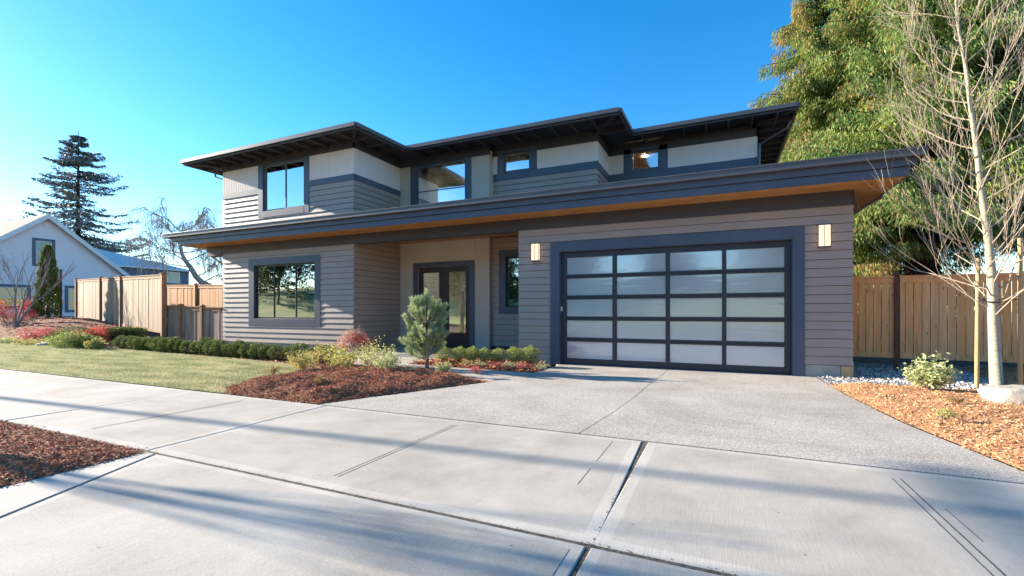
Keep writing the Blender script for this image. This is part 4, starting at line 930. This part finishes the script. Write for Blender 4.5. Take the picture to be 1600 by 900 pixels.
# weeping red maple / nandina in front of the porch
def branchy(name, label, cat, loc, h, spread, n, m_twig, seed=0, arch=True, leaves=None, lm=None, nleaf=0, lL=.05, lW=.012, r0=.012, group=None, lo=.3):
    rr = random.Random(seed); t = thing(name, label, cat, loc, group); mb = MB(); pts = []; L = Vector(loc)
    mb.tube([L - Vector((0, 0, .05)), L + Vector((0, 0, h * .55))], [r0 * 2, r0 * 1.4], n=6)
    for i in range(n):
        az_ = rr.uniform(0, 6.283); b = L + Vector((0, 0, h * rr.uniform(.1, .6))); dr = spread * rr.uniform(.4, 1); d = Vector((math.cos(az_), math.sin(az_), 0))
        top = b + d * dr * .5 + Vector((0, 0, h * rr.uniform(.25, .42)))
        e = L + d * dr + Vector((0, 0, h * (rr.uniform(.1, .6) if arch else rr.uniform(.7, 1))))
        P = [b, b.lerp(top, .6) + Vector((0, 0, .03)), top, top.lerp(e, .6) + Vector((0, 0, .04 * h)), e]; mb.tube(P, [r0 * .7, r0 * .55, r0 * .4, r0 * .3, r0 * .2], n=4)
        for q in range(4): pts.append((P[2].lerp(P[4], rr.random()), (P[4] - P[2]).normalized()))
    mb.build('branches', m_twig, t)
    if nleaf:
        idx = rng.integers(0, len(pts), nleaf); B = np.array([pts[i][0] for i in idx]) + rng.normal(0, .035, (nleaf, 3)); D = np.array([pts[i][1] for i in idx]) + rng.normal(0, .5, (nleaf, 3))
        quads_mesh('foliage', leafquads(B, D, lL * rng.uniform(.6, 1.3, nleaf), lW * rng.uniform(.7, 1.3, nleaf)), lm, t)
    return t
def shrub(name, label, loc, h, rx, m, n=500, L=.05, W=.02, seed=0, nst=14, tm=None, group=None, cat='shrub', top=.9):
    """an open leafy shrub: stems from the ground, each ending in a loose leaf cluster"""
    rr = random.Random(seed); t = thing(name, label, cat, loc, group); mb = MB(); Ls = Vector(loc); C = []
    for i in range(nst):
        a = rr.uniform(0, 6.283); q = rx * math.sqrt(rr.random()); hh = h * rr.uniform(.45, 1) * (1 - .35 * (q / rx) ** 2)
        e = Ls + Vector((math.cos(a) * q, math.sin(a) * q, hh)); b = Ls + Vector((math.cos(a) * q * .25, math.sin(a) * q * .25, -.03))
        mb.tube([b, b.lerp(e, .5) + Vector((0, 0, .03)), e], [.006, .004, .003], n=4)
        for f in (.45, .65, .82, 1): C.append((b.lerp(e, f), f))
    mb.build('stem', tm or M['greytwig'], t)
    idx = rng.integers(0, len(C), n); B = np.array([C[i][0] for i in idx]) + rng.normal(0, 1, (n, 3)) * [rx * .17, rx * .17, h * .07]; B[:, 2] = np.maximum(B[:, 2], loc[2] + .02)
    D = unit(rng.normal(size=(n, 3)) * [1, 1, .7] + [0, 0, .25])
    tone = rng.random(len(C))
    quads_mesh('foliage', leafquads(B, D, L * rng.uniform(.6, 1.3, n), W * rng.uniform(.7, 1.3, n)), m, t, rnd=np.clip(rng.random(n) * .55 + tone[idx] * .45, 0, 1))
    return t
X, Y = gnd(552, 570); X2, Y2 = X, Y
wm = branchy('weeping_maple', 'weeping bare maple hung with red leaves before the porch', 'tree', (X, Y, .1), .95, .52, 75, M['twig'], seed=5, r0=.007)
k = 600; B = np.array((X + .18, Y - .05, .72)) + rng.normal(0, 1, (k, 3)) * [.20, .10, .07]; B[:, 2] -= np.abs(B[:, 0] - X - .1) * .25
B2 = np.array((X - .32, Y, .35)) + rng.normal(0, 1, (350, 3)) * [.06, .06, .16]; B = np.concatenate([B, B2]); k = len(B)
k2 = 1500; D2 = unit(rng.normal(size=(k2, 3))); D2[:, 2] = np.abs(D2[:, 2]); B3 = np.array((X, Y, .32)) + D2 * [.42, .42, .62] * rng.uniform(.8, 1.05, (k2, 1))
quads_mesh('foliage', leafquads(B3, D2 * [1, 1, 0] + [0, 0, -1.2] + rng.normal(0, .3, (k2, 3)), .07 * rng.uniform(.6, 1.3, k2), .009), M['tan'], wm)
quads_mesh('red_foliage', leafquads(B, rng.normal(size=(k, 3)) + [.4, 0, -.4], .07 * rng.uniform(.6, 1.3, k), .018), M['red'], wm)
for i, (px, py, h, rx, m, lab) in enumerate([
    (478, 585, .50, .34, 'yolive', 'small yellow-orange leafed shrub at the left tip of the front bed'),
    (505, 572, .62, .42, 'yolive', 'olive leafed shrub merging with the right end of the long hedge'),
    (533, 580, .55, .40, 'yellow', 'low yellow-green shrub under the weeping maple'),
    (588, 583, .68, .40, 'yellow', 'pale yellow shrub right of the weeping maple'),
    (607, 590, .55, .30, 'varieg', 'silvery green shrub nearest the path before the porch step'),
    (692, 588, .26, .16, 'varieg', 'small silvery shrub right of the dwarf pine foot')]):
    X, Y = gnd(px, py); shrub('garden_shrub', lab, (X, Y, .08), h, rx, M[m], n=int(900 * rx / .3), L=.05, W=.026, seed=i, nst=16, group='low shrubs round the front bed')
for i, (px, py, lab) in enumerate([(425, 592, 'brownish dormant tuft in the left part of the front mulch bed'), (503, 610, 'small orange-brown tuft near the sidewalk edge of the front bed'), (572, 590, 'low brown tuft in the middle of the front bed'), (745, 591, 'small reddish tuft at the right tip of the front bed'), (640, 592, 'pale tuft beneath the dwarf pine')]):
    X, Y = gnd(px, py); shrub('low_tuft', lab, (X, Y, .12), .13, .17, M[('cedarbrown', 'cedarbrown', 'cedarbrown', 'pinkred', 'varieg')[i]], n=400, L=.035, W=.012, seed=20 + i, nst=12, group='low tufts in the front bed', cat='plant')
for i, (px, m) in enumerate(((712, 'yolive'), (737, 'varieg'), (765, 'pinkred'), (790, 'varieg'), (812, 'pinkred'), (838, 'varieg'))):
    X, Y = gnd(px, 577 + (px - 700) * .035); Y = max(Y, 9.75)
    adj = {'yolive': 'olive and orange heather mound leftmost in the strip under the small boxwoods', 'varieg': 'pale straw-green heather mound in the strip under the small boxwoods', 'pinkred': 'dusky pink heather mound in the strip under the small boxwoods'}[m]
    shrub('heather_mound', adj, (X, Y, .06), .13, .20, M[m], n=420, L=.03, W=.010, seed=40 + i, nst=14, group='heather mounds beside the garage', cat='plant')
# left garden
def tg(px, py, d):
    p = ray(px, py, d); return (p.x, p.y, terrain(p.x, p.y))
cy = tg(75, 500, 25.5); cz = cy[2]
t = thing('column_cypress', 'slim dark column cypress before the lilac house', 'tree', cy)
zt_ = CAMH + (YHOR - 385) / FPX * 25.5; hh = zt_ - cz; n = 9000; f = rng.random(n) ** .8; a = rng.uniform(0, 6.283, n); rad = .56 * (1 - f) ** .55 * (.55 + .45 * np.minimum(1, f * 8)) * (1 + .22 * np.sin(f * 40 + a * 2) * np.sin(a * 3)) * rng.uniform(.7, 1.05, n)
P = np.column_stack([cy[0] + np.cos(a) * rad, cy[1] + np.sin(a) * rad, cz + .1 + f * hh * .97]); D = np.column_stack([np.cos(a) * .5, np.sin(a) * .5, np.ones(n) * .9]) + rng.normal(0, .3, (n, 3))
quads_mesh('crown', leafquads(P, D, .16 * rng.uniform(.6, 1.3, n), .05), M['cypress'], t)
pl_ = tg(95, 500, 25.2); finish(MB().tube([(pl_[0], pl_[1], pl_[2] - .1), (pl_[0], pl_[1], CAMH + (YHOR - 421) / FPX * 25.2)], .055, n=8).build('garden_post', M['black'], None, origin=pl_), 'thin dark post standing beside the column cypress', 'post')
MB().tube([(cy[0], cy[1], cz - .1), (cy[0], cy[1], cz + hh * .6)], [.08, .03], n=7).build('trunk', M['bark'], t)
def grow(mb, p, d, L, r, depth, rr, spread=.5, up=.15, sides=5, ratio=.72, nkid=(2, 3), wig=.12, minr=.003, tips=None):
    n = 4; pts = [Vector(p)]; dd = Vector(d).normalized(); q = Vector(p)
    for i in range(n):
        dd = (dd + Vector((rr.gauss(0, wig), rr.gauss(0, wig), rr.gauss(0, wig) + up * .25))).normalized(); q = q + dd * L / n; pts.append(q.copy())
    r1 = max(minr, r * .6); mb.tube(pts, [r + (r1 - r) * i / n for i in range(n + 1)], n=sides if depth > 1 else 3, cap=False)
    if tips is not None and depth == 0: tips.append((pts[-1], dd))
    if depth <= 0: return
    for k in range(rr.randint(*nkid)):
        f = rr.uniform(.35, 1); i = min(n - 1, int(f * n)); b = pts[i].lerp(pts[i + 1], f * n - i)
        nd = (dd + Vector((rr.gauss(0, spread), rr.gauss(0, spread), rr.gauss(0, spread * .7) + up))).normalized()
        grow(mb, b, nd, L * ratio * rr.uniform(.7, 1.15), max(minr, r * (1 - f * .4) * .55), depth - 1, rr, spread, up, sides, ratio, nkid, wig, minr, tips)
    grow(mb, pts[-1], dd, L * ratio, r1, depth - 1, rr, spread * .8, up, sides, ratio, nkid, wig, minr, tips)
mt = tg(24, 515, 23.5); t = thing('bare_garden_tree', 'small bare many stemmed tree in front of the lilac house', 'tree', mt)
rr = random.Random(11); mb = MB()
for k in range(4): grow(mb, mt, (rr.uniform(-.45, .45), rr.uniform(-.45, .45), 1), 1.7, .05, 3, rr, spread=.36, up=.25, minr=.008, nkid=(1, 3))
mb.build('branches', M['greytwig'], t)
def lumpshrub(name, label, loc, rx, rz, m, n, L, W, group=None, cat='shrub', ry=None): return clear_round(name, label, cat, loc, rx, rz, m, n=n, L=L, W=W, group=group, ry=ry)
for (px, py, d, rx, rz, m, lab) in [
    (14, 500, 26, 1.3, .62, 'cypress', 'dark green spreading shrub under the bare many stemmed tree'),
    (118, 513, 18.5, .85, .34, 'boxwood', 'spreading green shrub left of the red nandina before the tall fence'),
    (112, 527, 17.3, .70, .27, 'ballbox', 'yellow-green low shrub at the left end of the long hedge'),
    (134, 533, 16.8, .5, .24, 'boxwood', 'dark low shrub joining the left end of the long hedge')]:
    lumpshrub('garden_shrub', lab, tg(px, py, d), rx, rz, M[m], 3000, .06, .03, 'shrubs in the left garden')
for i, (px, py, d, h, rx, m, lab) in enumerate([
    (12, 485, 25, 1.55, 1.2, 'red', 'tall scarlet shrub by the lower left window of the lilac house'), (52, 480, 25.4, 1.35, .55, 'pinkred', 'scarlet shrub between the bare tree and the column cypress'),
    (58, 520, 20, .85, .85, 'pinkred', 'rosy red nandina in front of the column cypress'), (146, 520, 18.6, .75, .75, 'red', 'bright red nandina before the tall weathered fence'),
    (148, 542, 16.2, .38, .25, 'yolive', 'small orange leafed plant in front of the long hedge'), (85, 533, 19, .3, 1.0, 'yolive', 'low olive ground plant at the lawn edge before the cypress'),
    (25, 530, 20, .22, .9, 'varieg', 'pale low ground plant at the far left lawn edge')]):
    p = tg(px, py, d); shrub('nandina' if 'red' in m else 'low_shrub', lab, p, h, rx, M[m], n=1500, L=.10, W=.035, seed=60 + i, nst=26, group='red nandinas in the left garden' if 'red' in m else None)
# left evergreen in the distance: layered open spruce
def spruce(base, H, label, R0=6.0, seed=2, nb=120):
    t = thing('spruce_tree', label, 'tree', base); rr = random.Random(seed); mb = MB(); b = Vector(base)
    mb.tube([b, b + Vector((0, 0, H * .5)), b + Vector((.1, 0, H))], [.38, .25, .03], n=8); VV = []
    for i in range(nb):
        f = (i + rr.random()) / nb; z = H * (.16 + .82 * f); Rm = R0 * (1 - f) ** .8 * (.55 + .45 * rr.random()) + .3
        if .5 < f < .62: Rm *= .75
        a = rr.uniform(0, 6.283); d = Vector((math.cos(a), math.sin(a), 0)); p0 = b + Vector((0, 0, z)); s = .1 if f > .6 else -.12
        P = [p0, p0 + d * Rm * .35 + Vector((0, 0, Rm * (s - .02))), p0 + d * Rm * .7 + Vector((0, 0, Rm * (s - .06))), p0 + d * Rm + Vector((0, 0, Rm * (s + .04)))]
        mb.tube(P, [.07, .05, .035, .015], n=4, cap=False); k = int(90 + 300 * Rm / R0)
        u = rng.uniform(.18, 1.03, k); seg = np.minimum(2, (u * 3).astype(int)); PP = np.array([tuple(q) for q in P]); fr = (u * 3 - seg)[:, None]; pos = PP[seg] * (1 - fr) + PP[seg + 1] * fr
        side = rng.normal(0, 1, k) * .16 * Rm * (1.1 - u * .7); pr = np.array((-d.y, d.x, 0)); pos = pos + side[:, None] * pr
        dirs = unit(np.array(d) * .6 + np.sign(side)[:, None] * pr * .8 + rng.normal(0, .3, (k, 3)) + [0, 0, -.55]); VV.append(leafquads(pos, dirs, rng.uniform(.25, .6, k), rng.uniform(.07, .15, k)))
    mb.build('trunk', M['barkdark'], t); quads_mesh('crown', np.concatenate(VV), M['spruce'], t); return t
dS = 66; bS = ray(122, 487, dS); zS = CAMH + (YHOR - 205) / FPX * dS
spruce((bS.x, bS.y, .5), zS - .5, 'tall open dark spruce standing behind the lilac house roof', R0=13, nb=185)
# bare willow behind the fences
dW = 27; bW = ray(345, 452, dW); t = thing('bare_willow', 'bare crooked willow with drooping twigs behind the orange fence', 'tree', (bW.x, bW.y, .3))
def rp(x, y, d=dW): return ray(x, y, d)
mb = MB(); rr = random.Random(4)
spine = [rp(352, 460), rp(335, 450), rp(316, 442), rp(306, 432), rp(298, 418), rp(290, 408), rp(284, 396), rp(281, 380), rp(284, 362), rp(288, 350)]; spine[0].z = .2
mb.tube(spine, [.20, .20, .18, .16, .14, .12, .10, .08, .05, .02], n=8, ); tips = []
for sp_, dr in ((4, -1), (5, 1), (6, -1), (6, 1), (7, -1), (7, 1), (8, 1), (8, -1), (3, 1), (2, 1), (7, 1), (5, -1)):
    q = spine[sp_]; grow(mb, q, (dr * CA * rr.uniform(.5, 1), dr * SA + rr.uniform(-.6, .6), rr.uniform(.2, .8)), .9, .04, 3, rr, spread=.45, up=.12, minr=.012, tips=tips, nkid=(2, 3))
for q, d in tips:
    for k in range(2):
        e = q + Vector((rr.gauss(d.x * .5, .25), rr.gauss(d.y * .5, .25), -rr.uniform(.5, 1.6))); mb.tube([q, q.lerp(e, .4) + Vector((d.x * .3, d.y * .3, .15)), e], [.010, .008, .005], n=3, cap=False)
mb.build('branches', mat('willow_bark', (.42, .37, .33), (.30, .26, .23), scale=3, rough=.9), t)
# big red cedars on the right
def cedar(base, H, Rm, label, seed, nb, zmin, brown=0.0, keep=None, trunk=.6, dens=1.0, cut=None):
    t = thing('cedar_tree', label, 'tree', base, 'old cedars behind the cedar fence'); rr = random.Random(seed); mb = MB(); b = Vector(base)
    mb.tube([b, b + Vector((0, 0, 1.2)), b + Vector((0, 0, H * .5)), b + Vector((0, 0, H))], [trunk * 1.15, trunk, trunk * .6, .05], n=12); V1 = []; V2 = []; T1 = []
    for i in range(nb):
        f = (i + rr.random()) / nb; z = zmin + (H - zmin) * f; R1 = Rm * (1 - f ** 1.6 * .85) * rr.uniform(.6, 1.08); a = rr.uniform(0, 6.283)
        d = Vector((math.cos(a), math.sin(a), 0)); p0 = b + Vector((0, 0, z)); dr = rr.uniform(.05, .3)
        P = [p0, p0 + d * R1 * .33 - Vector((0, 0, R1 * dr * .3)), p0 + d * R1 * .66 - Vector((0, 0, R1 * dr * .6)), p0 + d * R1 - Vector((0, 0, R1 * dr * .55))]
        mb.tube(P, [.09, .065, .04, .015], n=4, cap=False)
        k = int(1250 * dens * R1 / Rm); u = .15 + .88 * rng.random(k) ** .7; seg = np.minimum(2, (u * 3).astype(int)); PP = np.array([tuple(q) for q in P]); fr = (u * 3 - seg)[:, None]; pos = PP[seg] * (1 - fr) + PP[seg + 1] * fr
        pr = np.array((-d.y, d.x, 0)); side = rng.normal(0, 1, k) * .10 * R1 * (1.15 - u * .6); pos = pos + side[:, None] * pr
        pos[:, 2] -= rng.random(k) ** 1.2 * .75 * (.4 + .6 * u)
        dirs = unit(np.array(d) * .35 + np.sign(side)[:, None] * pr * .3 + rng.normal(0, .28, (k, 3)) + [0, 0, -.95])
        L = rng.uniform(.12, .34, k); W = L * rng.uniform(.12, .22, k)
        isb = rng.random(k) < brown * (.25 + (u > .75) * .9) * rr.uniform(.3, 1.4)
        V = leafquads(pos, dirs, L, W).reshape(-1, 4, 3); V1.append(V[~isb]); V2.append(V[isb]); T1.append(np.clip(rng.random((~isb).sum()) * .5 + rr.random() * .42, 0, 1))
    mb.build('trunk', M['barkdark'], t); quads_mesh('crown', np.concatenate(V1), M['cedarleaf'], t, rnd=np.concatenate(T1))
    if brown: quads_mesh('brown_sprays', np.concatenate(V2), M['cedarbrown'], t)
    return t
def far(px, d): p = ray(px, 487, d); return (p.x, p.y, 0)
cedar(far(1441, 23), 25, 7.0, 'massive cedar whose dark trunk rises behind the fence post', 31, 430, 5.6, brown=.25, trunk=.75, dens=1.0)
cedar(far(1292, 27), 24, 5.6, 'cedar with rusty outer sprays directly behind the right roof end', 32, 330, 3.2, brown=.5, trunk=.5, dens=.95)
cedar(far(1640, 22), 22, 5.5, 'cedar at the right picture edge behind the bare staked tree', 33, 260, 5.0, brown=.12, trunk=.5, dens=.9)
for i, (px, d, rx, rz, lab) in enumerate([(1352, 19, 1.3, 1.15, 'sunlit yellow-green shrub top over the fence beside the garage'), (1385, 20, 1.1, 1.25, 'leafy shrub behind the fence just left of the big cedar trunk'), (1490, 24, 1.7, 1.3, 'shrub behind the fence just right of the big cedar trunk')]):
    p = far(px, d); lumpshrub('tall_shrub', lab, p, rx, rz, M['ballbox'] if i != 2 else M['boxwood'], 5000, .15, .08, 'shrubs behind the cedar fence')
# bare staked tree on the right
def onbed(px, py, z=.13): X, Y = gnd(px, py, z); return (X, Y, z)
bt = onbed(1557, 601, .14); t = thing('bare_staked_tree', 'pale barked bare young tree held between two wooden stakes', 'tree', bt)
dT = -bt[0] * SA + bt[1] * CA
sp = [ray(x, y, dT) for x, y in ((1557, 604), (1552, 500), (1550, 440), (1543, 360), (1533, 300), (1527, 240), (1517, 170), (1508, 100), (1497, 40), (1490, -40), (1483, -130))]
rads = [.086, .068, .064, .055, .046, .038, .031, .025, .019, .013, .006]
sp[0] = Vector(bt) - Vector((0, 0, .05)); tr = MB(); tr.tube(sp, rads, n=12); tr.build('trunk', M['palebark'], t, smooth=True)
mb = MB(); rr = random.Random(9)
SR = []
for y0_ in list(range(508, 440, -6)) + list(range(440, 100, -9)) + list(range(100, -120, -12)):
    SR.append(y0_)
def spine_at(y):
    for i in range(1, len(sp) - 1):
        ya = YHOR - (sp[i].z - CAMH) / dT * FPX; yb = YHOR - (sp[i + 1].z - CAMH) / dT * FPX
        if ya >= y >= yb: f = (ya - y) / (ya - yb); return sp[i].lerp(sp[i + 1], f), rads[i] + (rads[i + 1] - rads[i]) * f
    return sp[-2], .01
for i, y in enumerate(SR):
    q, r = spine_at(y); a = i * 2.4 + rr.uniform(-.4, .4); el = rr.uniform(.45, 1.0); L = 1.05 if y > 300 else .9 if y > 120 else .65
    grow(mb, q, (math.cos(a), math.sin(a), el), L * rr.uniform(.75, 1.15), min(r * .36, .011), 3, rr, spread=.30, up=.24, sides=5, ratio=.74, nkid=(1, 3), wig=.10, minr=.0023)
mb.build('branches', M['twig'], t)
def stake(px, py, ptop, lean, label, foot=True):
    b = onbed(px, py); d = -b[0] * SA + b[1] * CA; z1 = CAMH + (YHOR - ptop) / FPX * d
    o = MB().tube([(b[0], b[1], -.05), (b[0] + lean, b[1], z1)], .031, n=10).build('wooden_stake', M['stake'], None, origin=(b[0], b[1], .1), smooth=False)
    return finish(o, label, 'stake', 'stakes holding the bare young tree'), b, z1
s1, sb1, _ = stake(1526, 597, 404, .02, 'round wooden stake left of the bare young tree'); s2, sb2, _ = stake(1594, 603, 372, .0, 'taller wooden stake right of the bare young tree')
q, r = spine_at(465); c1 = Vector((sb1[0], sb1[1], q.z + .02)); c2 = Vector((sb2[0], sb2[1], q.z - .02)); mb = MB()
ring = [q + Vector((math.cos(a) * .12, math.sin(a) * .12, -.05 + .03 * math.sin(a))) for a in np.linspace(0, 6.28, 14)]; mb.tube(ring, .011, n=5)
mb.tube([c1, c1.lerp(q, .5) - Vector((0, 0, .05)), ring[7]], .009, n=5); mb.tube([c2, c2.lerp(q, .5) - Vector((0, 0, .05)), ring[0]], .009, n=5)
finish(mb.build('tree_tie', M['black'], None, origin=tuple(q)), 'dark strap tying the bare young tree to its stakes', 'strap')
# boulder and right bed plants
import bmesh
def boulder(loc, sx, sy, sz, label, seed):
    bm = bmesh.new(); bmesh.ops.create_icosphere(bm, subdivisions=4, radius=1)
    for v in bm.verts:
        p = v.co.copy(); q = 1 + .16 * noise.noise(p * 1.3 + Vector((seed, 0, 0))) + .05 * noise.noise(p * 4 + Vector((seed, 3, 0)))
        p = Vector([math.copysign(abs(c) ** .8, c) for c in p]); v.co = Vector((p.x * sx, p.y * sy, p.z * sz)) * q
    me = bpy.data.meshes.new('boulder'); bm.to_mesh(me); bm.free(); me.materials.append(M['rock']); me.polygons.foreach_set('use_smooth', [True] * len(me.polygons))
    return finish(link_mesh('boulder', me, None, loc), label, 'boulder')
b = onbed(1592, 630, .1); boulder((b[0] + .02, b[1], .17), .40, .32, .17, 'pale rounded boulder at the right edge by the staked tree', 3)
b = ray(10, 556, 9) ; p = gnd(62, 541); boulder((p[0], p[1] + .15, .05), .35, .25, .09, 'small flat stone at the far lawn edge before the red nandina', 8)
b = onbed(1452, 606); shrub('variegated_shrub', 'cream and green variegated shrub on the orange mulch', b, .52, .28, M['varieg'], n=1500, L=.06, W=.032, seed=77, nst=26)
b = onbed(1474, 651); shrub('low_tuft', 'flat yellow tuft on the orange mulch nearest the driveway', b, .09, .13, M['yellow'], n=350, L=.03, W=.012, seed=78, cat='plant')
b = onbed(1492, 628); shrub('low_tuft', 'withered brown tuft on the orange mulch behind the yellow one', b, .08, .13, M['cedarbrown'], n=260, L=.03, W=.012, seed=79, cat='plant')
# ------------------------------------------------------------------ what throws the shadows and fills the reflections (left of and behind the camera)
t = thing('street_tree', 'bare street tree in the planting strip left of the picture', 'tree', (-15.5, 1.1, 0))
rr = random.Random(21); mb = MB(); mb.tube([(-15.5, 1.1, -.1), (-15.5, 1.1, 1.4), (-15.45, 1.08, 2.9)], [.11, .09, .07], n=10)
for k, (dx, dy_, dz, L) in enumerate(((.1, .10, 1, 1.5), (-.25, -.08, 1, 1.5), (.3, .0, .9, 1.4), (-.1, .04, 1, 1.6), (.2, -.12, 1, 1.4))):
    grow(mb, (-15.45, 1.08, 2.6 + k * .08), (dx, dy_, dz), L, .030, 3, rr, spread=.22, up=.3, sides=6, ratio=.72, nkid=(2, 3), wig=.06, minr=.006)
mb.build('trunk', M['bark'], t)
mb = MB(); mb.tube([(-31, 1.75, -.2), (-31, 1.75, 11.8)], [.085, .055], n=12)
t = thing('utility_pole', 'wooden utility pole along the street left of the picture', 'pole', (-31, 1.75, 0)); mb.build('pole', M['bark'], t)
MB().box(-31.06, -30.94, .7, 2.8, 10.9, 11.05).build('crossarm', M['bark'], t)
def street_oak(x, y, h, r, label, m, n=9000, seed=1):
    t = thing('leafy_tree', label, 'tree', (x, y, 0), 'trees across the street'); rr = random.Random(seed); mb = MB(); mb.tube([(x, y, -.1), (x, y, h * .5), (x, y, h * .8)], [.3, .2, .08], n=8); mb.build('trunk', M['bark'], t)
    VV = []
    for k in range(26):
        a = rr.uniform(0, 6.28); q = r * .75 * math.sqrt(rr.random()); cz = h * rr.uniform(.32, .92); V, D = blobleaves((x + math.cos(a) * q, y + math.sin(a) * q, cz), r * .34, r * .34, r * .28, n // 26, .35, .2); VV.append(V)
    quads_mesh('crown', np.concatenate(VV), M[m], t)
for i, (x, y, h, r, m) in enumerate([(-58, -24, 14, 5, 'farleaf'), (-50, -34, 15, 5, 'farleaf'), (-70, -30, 15, 6, 'farleaf'), (-44, -24, 13, 5, 'farleaf'), (-35, -30, 14, 5, 'farleaf'), (-27, -26, 9, 4.2, 'farleaf'), (-16, -33, 11, 4.5, 'farleaf'), (-5, -30, 9, 4, 'farleaf'), (6, -27, 13, 5, 'farleaf'), (17, -30, 10, 4.5, 'farleaf'), (28, -26, 14, 6, 'farleaf'), (41, -30, 14, 6, 'farleaf')]):
    street_oak(x, y, h, r, ['broad leafy tree far along the opposite verge', 'leafy tree across the street behind the camera'][i % 2], m, seed=i)
